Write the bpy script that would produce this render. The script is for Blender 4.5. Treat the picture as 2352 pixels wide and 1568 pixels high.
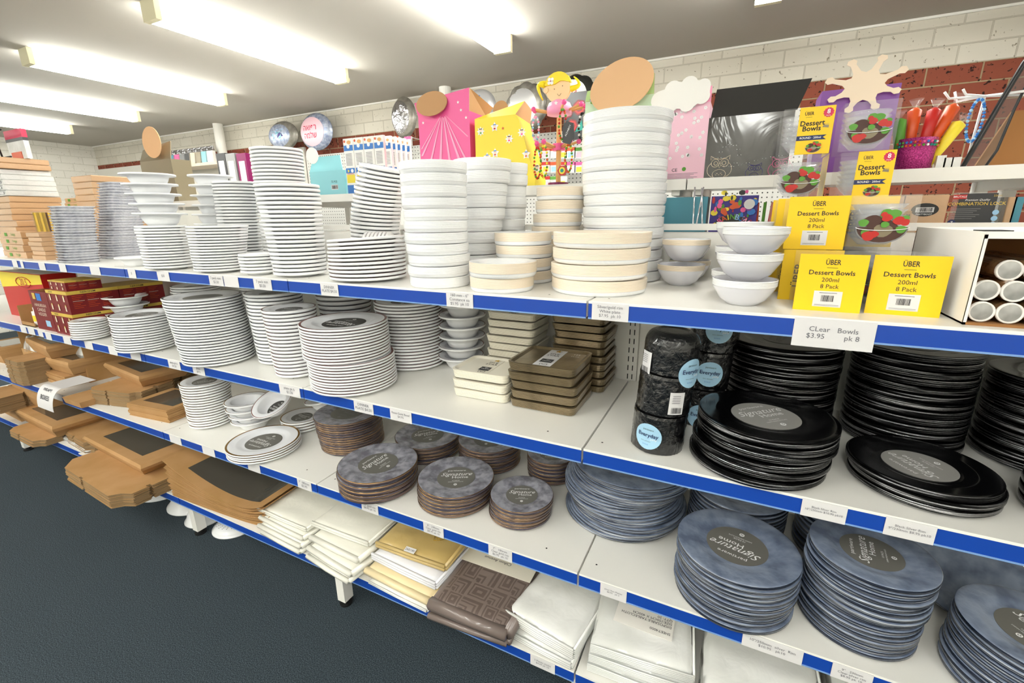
import bpy, math, random
from mathutils import Vector, Matrix, noise
for o in list(bpy.data.objects): bpy.data.objects.remove(o)
R_ = random.Random(7)
SC = bpy.context.scene
COL = SC.collection
# ---------------------------------------------------------------- camera, world, exposure
FL, YAW, PIT, ROL = 1031.98, -0.4592, -0.2692, -0.0112
CAM = Vector((0.2638, -0.8877, 1.3746))
cy, sy, cp, sp, cr, sr = math.cos(YAW), math.sin(YAW), math.cos(PIT), math.sin(PIT), math.cos(ROL), math.sin(ROL)
FW = Vector((sy*cp, cy*cp, sp)); r0 = Vector((cy, -sy, 0)); u0 = r0.cross(FW)
RI = r0*cr + u0*sr; UP = -r0*sr + u0*cr
cam = bpy.data.objects.new('camera', bpy.data.cameras.new('camera')); COL.objects.link(cam)
cam.data.sensor_width = 36; cam.data.lens = FL/2352*36; cam.data.clip_start = .02
M = Matrix((RI, UP, -FW)).transposed().to_4x4(); M.translation = CAM; cam.matrix_world = M
SC.camera = cam
SC.view_settings.view_transform = 'Standard'; SC.view_settings.look = 'None'
SC.view_settings.gamma = 1; SC.view_settings.use_curve_mapping = False
SC.view_settings.exposure = 1.03
wd = bpy.data.worlds.new('world'); SC.world = wd; wd.use_nodes = True
wd.node_tree.nodes['Background'].inputs[0].default_value = (1, .96, .9, 1)
wd.node_tree.nodes['Background'].inputs[1].default_value = 0.3
TUBE = 17.0          # brightness of the fluorescent diffusers

def P(u, v, x=None, y=None, z=None):
    "point of the place seen at photo pixel (u, v) on the plane x=, y= or z="
    d = FW + RI*((u-1176)/FL) - UP*((v-784)/FL)
    t = (x-CAM.x)/d.x if x is not None else (y-CAM.y)/d.y if y is not None else (z-CAM.z)/d.z
    return CAM + d*t
# shelf heights
S1, S2, S3, S4 = 1.207, .8708, .5317, .2164
CEIL = 2.42
# ---------------------------------------------------------------- materials
def lin(h):
    if isinstance(h, str):
        c = [int(h[i:i+2], 16)/255 for i in (0, 2, 4)]
        return tuple(x/12.92 if x <= .04045 else ((x+.055)/1.055)**2.4 for x in c)
    return h
MT = {}
def mat(name, col, rough=.5, metal=0, coat=0, bump=None, col2=None, nscale=5, ndet=3, ramp=(.35, .65), trans=0, emis=0, stretch=None, spec=.5, bdist=.002, alpha=1):
    m = bpy.data.materials.new(name); m.use_nodes = True; nt = m.node_tree; b = nt.nodes['Principled BSDF']
    c = lin(col); b.inputs['Base Color'].default_value = (*c, 1)
    b.inputs['Roughness'].default_value = rough; b.inputs['Metallic'].default_value = metal
    b.inputs['Coat Weight'].default_value = coat; b.inputs['Coat Roughness'].default_value = .12
    b.inputs['Transmission Weight'].default_value = trans; b.inputs['Specular IOR Level'].default_value = spec
    b.inputs['Alpha'].default_value = alpha
    if trans: b.inputs['IOR'].default_value = 1.3
    if emis:
        b.inputs['Emission Color'].default_value = (*c, 1); b.inputs['Emission Strength'].default_value = emis
    tc = None
    if col2 or bump:
        tc = nt.nodes.new('ShaderNodeTexCoord'); mp = nt.nodes.new('ShaderNodeMapping'); nt.links.new(tc.outputs['Object'], mp.inputs[0])
        if stretch: mp.inputs['Scale'].default_value = stretch
    if col2:
        n = nt.nodes.new('ShaderNodeTexNoise'); n.inputs['Scale'].default_value = nscale; n.inputs['Detail'].default_value = ndet
        nt.links.new(mp.outputs[0], n.inputs['Vector'])
        r = nt.nodes.new('ShaderNodeValToRGB'); r.color_ramp.elements[0].position = ramp[0]; r.color_ramp.elements[1].position = ramp[1]
        r.color_ramp.elements[0].color = (*c, 1); r.color_ramp.elements[1].color = (*lin(col2), 1)
        nt.links.new(n.outputs['Fac'], r.inputs[0]); nt.links.new(r.outputs[0], b.inputs['Base Color'])
    if bump:
        n2 = nt.nodes.new('ShaderNodeTexNoise'); n2.inputs['Scale'].default_value = bump[0]; n2.inputs['Detail'].default_value = 4
        n2.inputs['Distortion'].default_value = bump[2] if len(bump) > 2 else 0
        nt.links.new(mp.outputs[0], n2.inputs['Vector'])
        bp = nt.nodes.new('ShaderNodeBump'); bp.inputs['Strength'].default_value = bump[1]; bp.inputs['Distance'].default_value = bdist
        nt.links.new(n2.outputs['Fac'], bp.inputs['Height']); nt.links.new(bp.outputs[0], b.inputs['Normal'])
    MT[name] = m; return m
for a in [
 ('enamel', 'F3F1EB', .35), ('enamel_dark', '8C8880', .5), ('blue', '1245A8', .35), ('blue_edge', '7FA3D8', .3),
 ('paper', 'DEDCDC', .8), ('ink', '2A2A30', .7), ('pencil', '6E6E74', .8), ('black', '0B0B0C', .3), ('rubber', '151515', .6),
 ('card_w', 'F2EEE8', .7), ('yellow', 'FACD0C', .45), ('navy', '1C2A5A', .5), ('red8', 'D21C50', .4), ('slot', '1A1A1A', .6),
 ('sil_rim', '6A6A70', .22, .9), ('rose_rim', '7A3F36', .3, .5), ('gold_rim', 'A07830', .25, .9), ('dark_rim', '3A2A38', .4),
 ('oval', '6B6963', .35), ('oval_k', '3A3936', .35), ('oval_l', '9A9894', .3), ('white_ink', 'F4F4F4', .5), ('foil', 'C8C8CC', .18, 1), ('gold', 'D8B23C', .2, 1),
 ('cyan', '8FD3DC', .45), ('teal', '4F93A6', .5), ('pink', 'EE5A9C', .4), ('pink_l', 'F9A3C8', .4), ('pale_pink', 'F2C4D6', .5), ('lilac', '7C3F98', .35),
 ('bronze_card', '857A62', .4, .3), ('brown_in', 'C09468', .8), ('disc_brown', 'E2B68A', .8), ('skin_paint', 'FBD3A0', .45), ('hair_paint', 'FBE008', .4), ('wood', 'E3AE6E', .5),
 ('magenta', '7C0F52', .35), ('orange', 'D8541C', .4), ('green', '5A9A34', .5), ('red', 'C02018', .4), ('choc', '4A2A20', .5), ('wine', '7A1016', .4),
 ('gold_print', 'D9B84E', .4), ('purple', '3A2C88', .5), ('teal_hair', '0F8F80', .5), ('white', 'F4F2EE', .5), ('grey', '8A8A8A', .5), ('dgrey', '3A3A3C', .5),
 ('olive_w', '4A4A3C', .15), ('lightblue', '9CC8E8', .4), ('holo', 'A9D2EC', .25), ('beige', 'E9D9C4', .6), ('peach', 'F0DCC4', .5), ('camo_d', '4E5A3C', .6), ('camo_l', 'B6D890', .6),
 ('mint', 'CFE8C8', .5), ('blueprint', '2E78C8', .45), ('lemon', 'F2DC3C', .45), ('steel', 'C9CBD0', .25, .9), ('wire', 'E6E6E6', .35), ('darkwire', '141418', .4), ('cream_plastic', 'E9E2C0', .5),
 ]: mat(*a)
mat('wallcream', 'E2DFD6', .85); mat('window_film', '4C4A44', .12, coat=.6)
mat('plate_w', 'F4F5F6', .28, coat=.35); mat('plate_w2', 'EFF0F4', .3, coat=.4, bump=(60, .15)); mat('plate_grey', 'DCDCE2', .2, coat=.6)
mat('pack_w', 'F6F7F8', .3, coat=.5, bump=(35, .35, 1.5)); mat('pack_c', 'F5E6D0', .35, coat=.4, bump=(35, .25, 1.5))
mat('pinkplate', 'E8C2BA', .3, coat=.4, col2='F7EAE4', nscale=90)
mat('blk_top', '060607', .13, coat=.3, bump=(25, .12)); mat('blk_side', '0B0B0C', .22, metal=.9, col2='E2E2E6', nscale=7, ramp=(.5, .68), stretch=(1, 1, 70), bump=(40, .5))  # blk_side streaks: silver rims, with reflections also painted into the colour
mat('brn_top', '6C6A74', .16, coat=.5, col2='A0A0AA', nscale=40, bump=(70, .35)); mat('brn_side', '5C5460', .18, metal=.4, col2='C89C5C', nscale=5, ramp=(.5, .72), stretch=(1, 1, 110), bump=(60, .3))
mat('gld_edge', '8A6A3C', .2, metal=.9)
mat('blu_top', '5E6A82', .14, coat=.6, col2='8C98AE', nscale=22, bump=(90, .6)); mat('blu_side', '1E283C', .14, metal=.5, col2='D6DCE6', nscale=6, ramp=(.47, .68), stretch=(1, 1, 60), bump=(50, .5))  # blu_side pale streaks: silver rims plus highlights painted into the colour
mat('wrapblack', '0A0A0C', .2, coat=1, bump=(60, .6, 2.0), bdist=.006)
mat('tray_cream', 'F2ECDC', .35, coat=.5, bump=(50, .2)); mat('tray_bronze', '7E6E52', .3, metal=.6, coat=.8, bump=(45, .5, 1), col2='A08E6E', nscale=12)
mat('clear_stack', 'C9CBD8', .1, coat=1, bump=(60, 1, 2), col2='E8E9F0', nscale=60, alpha=.82)
mat('kraft', 'AE8450', .8, col2='BA9060', nscale=8, bump=(120, .1)); mat('kraft_in', '9A6A3A', .85); mat('corr', 'A08560', .9, col2='80684A', nscale=4, stretch=(1, 1, 200))
mat('kraft_w', 'CDA47A', .4, coat=.8, bump=(50, .5, 1.5)); mat('film_w', 'E9E9E6', .25, coat=.9, bump=(30, .7, 2), col2='CFCFCC', nscale=10)
mat('cloth_w', 'EFEDE2', .5, coat=.7, bump=(22, .5, 1.5)); mat('cloth_cream', 'F0DDB0', .5, coat=.6, bump=(22, .5, 1.5)); mat('cloth_gold', 'CDB377', .45, coat=.7, bump=(22, .5, 1.5), col2='C4A868', nscale=6)
mat('cloth_taupe', '7C6E68', .4, coat=.7, bump=(20, .4, 1.2)); mat('taupe_pat', '62544E', .35, coat=.7); mat('cloth_white', 'ECECF2', .5, coat=.6, bump=(22, .5, 1.5))
mat('sheet_clear', 'E4E5E0', .22, coat=1, bump=(18, .6, 2), col2='F4F4F2', nscale=5)
mat('glitter', '8A0F5A', .3, metal=.5, col2='D84C9C', nscale=400, bump=(500, .8)); mat('foil_wrinkle', 'B8B8BC', .15, metal=1, bump=(14, 1, 1), bdist=.02)
mat('glossblack', '17120F', .1, coat=1, bump=(6, .5, 1), bdist=.01); mat('matblack', '24221F', .75)
mat('clearplastic', 'F4F4F4', .05, trans=.0, alpha=.12, coat=1); mat('bowl_clear', 'DDE0E6', .08, alpha=.28, coat=1); mat('smoke', '50504E', .08, alpha=.5, coat=1)
mat('rollprint', 'B08A60', .25, coat=.9, col2='7C5030', nscale=45, bump=(40, .4, 1)); mat('rollend', '9A9A98', .3, metal=.8, col2='D8D8D6', nscale=25, bump=(30, .5))
mat('pebble', 'B87C48', .3)
mat('tube', 'FEFFF9', .4, emis=TUBE)

def m_carpet():
    m = mat('carpet', '1B2830', .95, col2='5A666E', nscale=330, ndet=8, ramp=(.42, .78), bump=(500, .35), bdist=.003); return m
m_carpet()
def m_brick(name, c1, c2, mort, spk, speck):
    m = bpy.data.materials.new(name); m.use_nodes = True; nt = m.node_tree; b = nt.nodes['Principled BSDF']
    tc = nt.nodes.new('ShaderNodeTexCoord'); sx = nt.nodes.new('ShaderNodeSeparateXYZ'); cb = nt.nodes.new('ShaderNodeCombineXYZ')
    L = nt.links.new
    L(tc.outputs['Object'], sx.inputs[0]); ad = nt.nodes.new('ShaderNodeMath'); ad.operation = 'ADD'; L(sx.outputs[0], ad.inputs[0]); L(sx.outputs[1], ad.inputs[1])
    L(ad.outputs[0], cb.inputs[0]); L(sx.outputs[2], cb.inputs[1])
    br = nt.nodes.new('ShaderNodeTexBrick'); L(cb.outputs[0], br.inputs['Vector'])
    br.inputs['Scale'].default_value = 1; br.inputs['Brick Width'].default_value = .24; br.inputs['Row Height'].default_value = .0984
    br.inputs['Mortar Size'].default_value = .0045; br.inputs['Mortar Smooth'].default_value = .3; br.inputs['Bias'].default_value = 0
    br.inputs['Color1'].default_value = (*lin(c1), 1); br.inputs['Color2'].default_value = (*lin(c2), 1); br.inputs['Mortar'].default_value = (*lin(mort), 1)
    n = nt.nodes.new('ShaderNodeTexNoise'); n.inputs['Scale'].default_value = 55; n.inputs['Detail'].default_value = 5; L(tc.outputs['Object'], n.inputs[0])
    r = nt.nodes.new('ShaderNodeValToRGB'); r.color_ramp.elements[0].position = spk-.05; r.color_ramp.elements[1].position = spk
    r.color_ramp.elements[0].color = (1, 1, 1, 1); r.color_ramp.elements[1].color = (*lin(speck), 1); 
    L(n.outputs['Fac'], r.inputs[0]); mx = nt.nodes.new('ShaderNodeMix'); mx.data_type = 'RGBA'; mx.blend_type = 'MULTIPLY'; mx.inputs[0].default_value = 1
    L(br.outputs['Color'], mx.inputs[6]); L(r.outputs[0], mx.inputs[7]); L(mx.outputs[2], b.inputs['Base Color']); b.inputs['Roughness'].default_value = .85
    bp = nt.nodes.new('ShaderNodeBump'); bp.invert = True; bp.inputs['Strength'].default_value = .6; bp.inputs['Distance'].default_value = .006
    L(br.outputs['Fac'], bp.inputs['Height']); L(bp.outputs[0], b.inputs['Normal']); MT[name] = m
m_brick('brick_white', 'DAD5C8', 'D2CCBE', 'C2BCAE', .72, 'A09A8C')
m_brick('brick_red', '86412E', '8E4A36', 'A08A6C', .66, '55403A')
m_brick('block_white', 'E6E2D8', 'E2DED4', 'D2CEC2', .7, 'A8A49A')
def m_peg():
    m = mat('pegboard', 'DAD9D4', .7); nt = m.node_tree; L = nt.links.new; b = nt.nodes['Principled BSDF']
    tc = nt.nodes.new('ShaderNodeTexCoord'); v = nt.nodes.new('ShaderNodeVectorMath'); v.operation = 'MODULO'; v.inputs[1].default_value = (.03, 10, .03)
    a = nt.nodes.new('ShaderNodeVectorMath'); a.operation = 'ADD'; a.inputs[1].default_value = (30, 0, 30); L(tc.outputs['Object'], a.inputs[0]); L(a.outputs[0], v.inputs[0])
    s = nt.nodes.new('ShaderNodeVectorMath'); s.operation = 'MULTIPLY'; s.inputs[1].default_value = (1, 0, 1); L(v.outputs[0], s.inputs[0])
    d = nt.nodes.new('ShaderNodeVectorMath'); d.operation = 'DISTANCE'; d.inputs[1].default_value = (.015, 0, .015); L(s.outputs[0], d.inputs[0])
    c = nt.nodes.new('ShaderNodeMath'); c.operation = 'GREATER_THAN'; c.inputs[1].default_value = .0045; L(d.outputs['Value'], c.inputs[0])
    mx = nt.nodes.new('ShaderNodeMix'); mx.data_type = 'RGBA'; mx.inputs[6].default_value = (.03, .03, .03, 1); mx.inputs[7].default_value = (*lin('DAD9D4'), 1)
    L(c.outputs[0], mx.inputs[0]); L(mx.outputs[2], b.inputs['Base Color'])
m_peg()
# ---------------------------------------------------------------- mesh building
def I4(): return Matrix.Identity(4)
def TR(x, y, z): return Matrix.Translation((x, y, z))
def RZ(a): return Matrix.Rotation(a, 4, 'Z')
def RX(a): return Matrix.Rotation(a, 4, 'X')
def RY(a): return Matrix.Rotation(a, 4, 'Y')
class MB:
    def __init__(s): s.v = []; s.f = []; s.m = []; s.s = []; s.mats = []
    def mi(s, m):
        if m not in s.mats: s.mats.append(m)
        return s.mats.index(m)
    def add(s, vs, fs, m, smooth=False, X=None):
        n = len(s.v); s.v += [(X @ Vector(v)) if X else Vector(v) for v in vs]
        k = s.mi(m) if isinstance(m, str) else None
        for i, f in enumerate(fs):
            s.f.append([n+j for j in f]); s.m.append(k if k is not None else s.mi(m[i])); s.s.append(smooth)
        return s
    def box(s, x0, x1, y0, y1, z0, z1, m, X=None, top=None):
        vs = [(x0,y0,z0),(x1,y0,z0),(x1,y1,z0),(x0,y1,z0),(x0,y0,z1),(x1,y0,z1),(x1,y1,z1),(x0,y1,z1)]
        return s.add(vs, [(0,3,2,1),(4,5,6,7),(0,1,5,4),(1,2,6,5),(2,3,7,6),(3,0,4,7)], [m, top or m, m, m, m, m], X=X)
    def frust(s, w0, d0, w1, d1, z0, z1, m, X=None, top=None):
        a, b, c, d = w0/2, d0/2, w1/2, d1/2
        vs = [(-a,-b,z0),(a,-b,z0),(a,b,z0),(-a,b,z0),(-c,-d,z1),(c,-d,z1),(c,d,z1),(-c,d,z1)]
        return s.add(vs, [(0,3,2,1),(4,5,6,7),(0,1,5,4),(1,2,6,5),(2,3,7,6),(3,0,4,7)], [m, top or m, m, m, m, m], X=X)
    def prism(s, poly, z0, z1, m, X=None, top=None, smooth=False):
        n = len(poly); vs = [(x, y, z0) for x, y in poly] + [(x, y, z1) for x, y in poly]
        fs = [tuple(range(n))[::-1], tuple(range(n, 2*n))] + [(i, (i+1) % n, n+(i+1) % n, n+i) for i in range(n)]
        return s.add(vs, fs, [m, top or m]+[m]*n, X=X, smooth=False)
    def poly(s, pts, m, X=None): return s.add(pts, [tuple(range(len(pts)))], m, X=X)
    def rect(s, x0, x1, y0, y1, z, m, X=None): return s.poly([(x0,y0,z),(x1,y0,z),(x1,y1,z),(x0,y1,z)], m, X)
    def lathe(s, prof, m, seg=48, X=None, mats=None, wav=None, smooth=True):
        vs = []; rings = []
        for r, z in prof:
            if r < 1e-6: rings.append([len(vs)]); vs.append((0, 0, z))
            else:
                st = len(vs)
                for i in range(seg):
                    a = 2*math.pi*i/seg; rr = r*(wav(a, z) if wav else 1); vs.append((rr*math.cos(a), rr*math.sin(a), z))
                rings.append(list(range(st, st+seg)))
        fs = []; mm = []
        for k in range(len(rings)-1):
            A, B = rings[k], rings[k+1]; c = mats[k] if mats else m
            for i in range(seg):
                j = (i+1) % seg
                if len(A) == 1 and len(B) == 1: continue
                if len(A) == 1: f = (A[0], B[i], B[j])
                elif len(B) == 1: f = (A[i], B[0], A[j])
                else: f = (A[i], B[i], B[j], A[j])
                fs.append(f); mm.append(c)
        return s.add(vs, fs, mm, smooth, X)
    def tube(s, pts, r, m, seg=8, X=None, r2=None, caps=True):
        pts = [Vector(p) for p in pts]; vs = []; n = len(pts); nrm = None
        for i, p in enumerate(pts):
            t = (pts[min(i+1, n-1)]-pts[max(i-1, 0)]).normalized()
            if nrm is None: nrm = t.orthogonal().normalized()
            nrm = (nrm - t*nrm.dot(t)).normalized(); b = t.cross(nrm)
            rr = r if r2 is None else r+(r2-r)*i/(n-1)
            for k in range(seg):
                a = 2*math.pi*k/seg; vs.append(p+nrm*rr*math.cos(a)+b*rr*math.sin(a))
        fs = [(i*seg+k, i*seg+(k+1) % seg, (i+1)*seg+(k+1) % seg, (i+1)*seg+k) for i in range(n-1) for k in range(seg)]
        if caps: fs += [tuple(range(seg))[::-1], tuple(range((n-1)*seg, n*seg))]
        return s.add(vs, fs, m, True, X)
    def disc(s, r, m, X=None, seg=32, sx=1): return s.poly([(r*sx*math.cos(2*math.pi*i/seg), r*math.sin(2*math.pi*i/seg), 0) for i in range(seg)], m, X)
    def cyl(s, r, z0, z1, m, X=None, seg=24, top=None):
        return s.prism([(r*math.cos(2*math.pi*i/seg), r*math.sin(2*math.pi*i/seg)) for i in range(seg)], z0, z1, m, X, top)
    def ball(s, r, m, X=None, seg=12):
        pr = [(r*math.sin(math.pi*i/8) if 0 < i < 8 else 0, r*math.cos(math.pi*i/8)) for i in range(9)]
        return s.lathe(pr, m, seg, X)
    def text(s, body, size, m, X=None, shear=0, align='CENTER', lsp=1, bold=0, xs=1):
        vs, fs = textmesh(body, shear, align, lsp, bold)
        return s.add([(x*size*xs, y*size, 0) for x, y in vs], fs, m, X=X)
    def barcode(s, w, h, m, X, seed=1):
        r = random.Random(seed); x = -w/2
        while x < w/2:
            a = r.choice((.02, .03, .05))*w; s.rect(x, min(x+a, w/2), -h/2, h/2, 0, m, X); x += a+r.choice((.02, .03, .04))*w
    def build(s, name):
        me = bpy.data.meshes.new(name); me.from_pydata([tuple(v) for v in s.v], [], s.f)
        for m in s.mats: me.materials.append(MT[m])
        me.polygons.foreach_set('material_index', s.m); me.polygons.foreach_set('use_smooth', s.s); me.update(); return me
_tc = {}
def textmesh(body, shear, align, lsp, bold):
    k = (body, shear, align, lsp, bold)
    if k not in _tc:
        c = bpy.data.curves.new('t', 'FONT'); c.body = body; c.size = 1; c.shear = shear; c.align_x = align; c.align_y = 'CENTER'; c.space_line = lsp
        c.resolution_u = 2; c.offset = bold; o = bpy.data.objects.new('t', c); COL.objects.link(o)
        bpy.context.view_layer.update(); me = bpy.data.meshes.new_from_object(o.evaluated_get(bpy.context.evaluated_depsgraph_get()))
        _tc[k] = ([(v.co.x, v.co.y) for v in me.vertices], [tuple(p.vertices) for p in me.polygons])
        bpy.data.objects.remove(o); bpy.data.curves.remove(c); bpy.data.meshes.remove(me)
    return _tc[k]
def frame(o, xd, yd):
    "matrix putting local XY on a face: o origin, xd right, yd up"
    x = Vector(xd).normalized(); y = Vector(yd); y = (y-x*y.dot(x)).normalized(); z = x.cross(y)
    m = Matrix((x, y, z)).transposed().to_4x4(); m.translation = Vector(o); return m
def FF(x, y, z, e=.0006): return frame((x, y-e, z), (1, 0, 0), (0, 0, 1))     # faces the aisle (-y)
def FR(x, y, z, e=.0006): return frame((x+e, y, z), (0, 1, 0), (0, 0, 1))     # faces +x
# ---------------------------------------------------------------- objects
LABELS = {}
def link(name, data, X=None, parent=None):
    o = bpy.data.objects.new(name, data); COL.objects.link(o)
    if X is not None: o.matrix_local = X
    if parent: o.parent = parent
    return o
def tag(o, label, cat, group=None):
    o['label'] = label; o['category'] = cat
    if group: o['group'] = group
    return o
def thing(name, label, cat, X=None, mb=None, group=None):
    if isinstance(X, (tuple, list, Vector)): X = TR(*X)
    return tag(link(name, mb.build(name) if mb else None, X), label, cat, group)
def part(name, mb, parent, X=None, label=None):
    o = link(name, mb.build(name) if isinstance(mb, MB) else mb, X, parent)
    if label: o['label'] = label
    return o
def struct(name, mb, X=None):
    o = link(name, mb.build(name), X); o['kind'] = 'structure'; return o
ORD = ['', 'top', 'second', 'third', 'fourth', 'fifth', 'sixth', 'seventh', 'eighth', 'ninth', 'tenth', 'eleventh', 'twelfth', 'thirteenth', 'fourteenth', 'fifteenth',
 'sixteenth', 'seventeenth', 'eighteenth', 'nineteenth', 'twentieth', 'twenty-first', 'twenty-second', 'twenty-third', 'twenty-fourth', 'twenty-fifth', 'twenty-sixth', 'twenty-seventh', 'twenty-eighth', 'twenty-ninth', 'thirtieth', 'thirty-first', 'thirty-second', 'thirty-third']
def ordlab(k, n, item, desc):
    "k = 1 for the top one of n"
    w = 'topmost' if k == 1 else 'bottom' if k == n else ORD[k]
    return f'{w} {item} of {desc}' if k in (1, n) else f'{w} {item} down {desc}'
# ================================================================= ROOM
b = MB(); b.box(-8.6, 3.4, -4.1, 3.1, -.06, 0, 'carpet'); struct('floor', b)
mat('ceilpaint', 'BDB8AF', .9, bump=(3, .1))
b = MB(); b.box(-8.6, 3.4, -4.1, 3.1, CEIL, CEIL+.06, 'ceilpaint'); struct('ceiling', b)
ZB = 2.165
b = MB(); b.box(-8.3, 3.3, 2.72, 2.9, ZB, CEIL, 'brick_white'); b.box(-8.3, 3.3, 2.72, 2.9, 0, ZB, 'brick_red'); struct('wall_back', b)
b = MB(); b.box(-8.35, -8.2, -4, 2.72, 0, CEIL, 'block_white'); struct('wall_left', b)
b = MB(); b.box(3.2, 3.35, -4, 2.72, 0, CEIL, 'wallcream'); struct('wall_right', b)
b = MB(); b.box(-8.2, 3.2, -4.1, -4, 0, CEIL, 'wallcream'); struct('wall_front', b)
b = MB(); b.box(-8.2, 3.2, 2.705, 2.72, CEIL-.012, CEIL, 'enamel'); struct('trim_1', b)
b = MB(); b.box(-8.2, -3.9, 2.69, 2.72, .1, 2.105, 'wallcream'); struct('trim_2', b)
for i, (u, v) in enumerate([(506, 300), (1026, 220)]):
    q = P(u, v, y=2.62); b = MB(); b.cyl(.05, 0, CEIL, 'enamel', seg=20)
    o = thing('drain_pipe', ['white vertical pipe by the back wall left of the round balloons', 'white vertical pipe by the back wall behind the pink box'][i], 'pipe', (q.x, 2.6, 0), b)
b = MB(); b.box(-3.85, .575, 2.66, 2.69, .3, 2.01, 'pegboard'); thing('pegboard', 'white pegboard panel fixed along the back brick wall', 'pegboard', (0, 0, 0), b)
# ceiling lights
def light(x, y, label):
    z = CEIL; t = thing('fluorescent_light', label, 'ceiling light', (x, y, z), group='fluorescent ceiling lights')
    b = MB(); b.box(-.035, .035, -.62, .62, -.035, 0, 'enamel'); part('spine', b, t)
    b = MB(); b.prism([(-.052, -.035), (-.05, -.088), (.05, -.088), (.052, -.035)], -.595, .595, 'tube', X=RX(math.pi/2) @ I4()); part('diffuser', b, t)
    for s in (-1, 1):
        b = MB(); y0 = s*.595; b.box(-.056, .056, min(y0, y0+s*.028), max(y0, y0+s*.028), -.092, -.0, 'cream_plastic'); part('end_cap', b, t)
    return t
xs = [(.27, 'rightmost'), (-1.13, 'second from the right'), (-2.45, 'third from the right'), (-3.85, 'fourth from the right'), (-5.22, 'fifth from the right'), (-6.6, 'sixth from the right')]
for i, (x, w) in enumerate(xs):
    t = light(x, 1.245, f'{w} of the row of glowing ceiling tube lights behind the shelves')
    if i == 2:
        b = MB(); b.tube([(0, .623, -.06), (0, .66, -.055)], .014, 'cream_plastic'); b.ball(.02, 'cream_plastic', TR(0, .665, -.055)); part('knob', b, t)
for i, x in enumerate([1.6, .27, -1.13, -2.45, -3.85, -5.22, -6.6]):
    light(x, -1.75, f'{["first","second","third","fourth","fifth","sixth","seventh"][i]} from the right of the ceiling tube lights over the front aisle')
for i, x in enumerate([1.6, .27, -1.13, -2.45, -3.85]):  # added row out of view, brightens the shelf fronts
    light(x, -3.25, f'{["first","second","third","fourth","fifth"][i]} from the right of the added unseen tube lights by the far front wall')
light(1.6, 1.245, 'ceiling tube light just outside the right edge above the rear shelf')
# ================================================================= GONDOLA
FRM = thing('gondola_frame', 'white slotted steel frame carrying the blue-edged shelves', 'shelving frame', (0, 0, 0))
SEC = [-4.5, -3.6, -2.7, -1.8, -.9, 0, .9, 1.8]
for x in SEC:
    b = MB(); b.box(x-.02, x+.02, .488, .52, .06, 1.34, 'enamel')
    for k in range(42):
        z = .12+k*.029
        for dx in (-.008, .006): b.rect(x+dx, x+dx+.003, z, z+.017, 0, 'slot', X=frame((0, .4875, 0), (1, 0, 0), (0, 0, 1)))
    part('upright', b, FRM)
    b = MB(); b.box(x-.018, x+.018, .03, .50, .135, .179, 'enamel'); b.box(x-.018, x+.018, .03, .07, .022, .135, 'enamel'); lg = part('leg', b, FRM)
    b = MB(); b.cyl(.023, 0, .007, 'rubber', X=TR(x, .05, 0)); b.cyl(.01, .007, .025, 'rubber', X=TR(x, .05, 0)); part('foot', b, lg, label='black round adjustable foot')
for k in range(len(SEC)-1):
    b = MB(); b.box(SEC[k]+.021, SEC[k+1]-.021, .50, .51, .2, 1.33, 'enamel'); part('back_panel', b, FRM)
    b = MB(); b.box(SEC[k]+.0, SEC[k+1]-.0, .485, .525, 1.335, 1.352, 'enamel'); part('top_rail', b, FRM)
TAGS = {  # shelf: (u_left, u_right, text)
 S1: [(1028, 1089, '160 mm - 6"\nConstance ea\n$5.95  pk 10'), (1361, 1445, 'Silver/gold rim\nWhite plate\n$7.95  pk 10'), (1822, 2010, 'CLear   Bowls\n$3.95        pk 8'), (740, 780, 'DINNER\nPLATE $4.50'), (586, 627, '7 pack mm\n$5.50'), (484, 516, '7 pack mm\n$5.50'), (518, 551, ''), (365, 392, '$50'), (298, 315, '$'), (211, 233, ''), (140, 155, ''), (93, 107, ''), (51, 57, ''), (24, 35, '')],
 S2: [(390, 417, 'plate pk 6\n$4.50'), (446, 473, 'plate\npk 6'), (645, 692, 'plate pk 6\n$3.50'), (816, 860, 'DINNER\nPLATE $4.50'), (899, 948, 'Rose Gold Bowl\n$4.95'), (1840, 1943, 'Black Silver Rim\n10"/250mm $10.95 pk10'), (2030, 2146, 'Black Silver Rim\n9"/230mm $8.95 pk10'), (303, 326, ''), (253, 272, ''), (198, 216, ''), (149, 166, ''), (108, 121, ''), (83, 100, ''), (60, 75, ''), (43, 56, '')],
 S3: [(393, 419, ''), (468, 496, ''), (572, 600, ''), (686, 718, '7" 180mm\n$3.95'), (833, 871, '10" gold rim\n$8.95 pk 10'), (975, 1021, '9"   230mm\nClear gold rim\n$8.95 pk 10'), (1124, 1178, '7"   180mm\nClear gold rim\n$6.95  pk 10'), (1380, 1440, 'silver Rim Platter\n$8.95   pk 3'), (1705, 1843, '10"/250mm  silver  Rim\n$10.95   pk10'), (1909, 2002, '9"   230mm\nClear silver rim\n$8.95 pk 10'), (100, 140, '')],
 S4: [(1220, 1276, '5 Plastic cloths\n$4.69 pk 10')]}
SN = {S1: 'top', S2: 'second', S3: 'third', S4: 'bottom'}
XN = ['far left section', 'section by the foil packed boxes', 'section of the clear trays', 'section left of the tall plates', 'middle section', 'section right of the slotted post', 'right end section']
SHELF = {}
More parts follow.
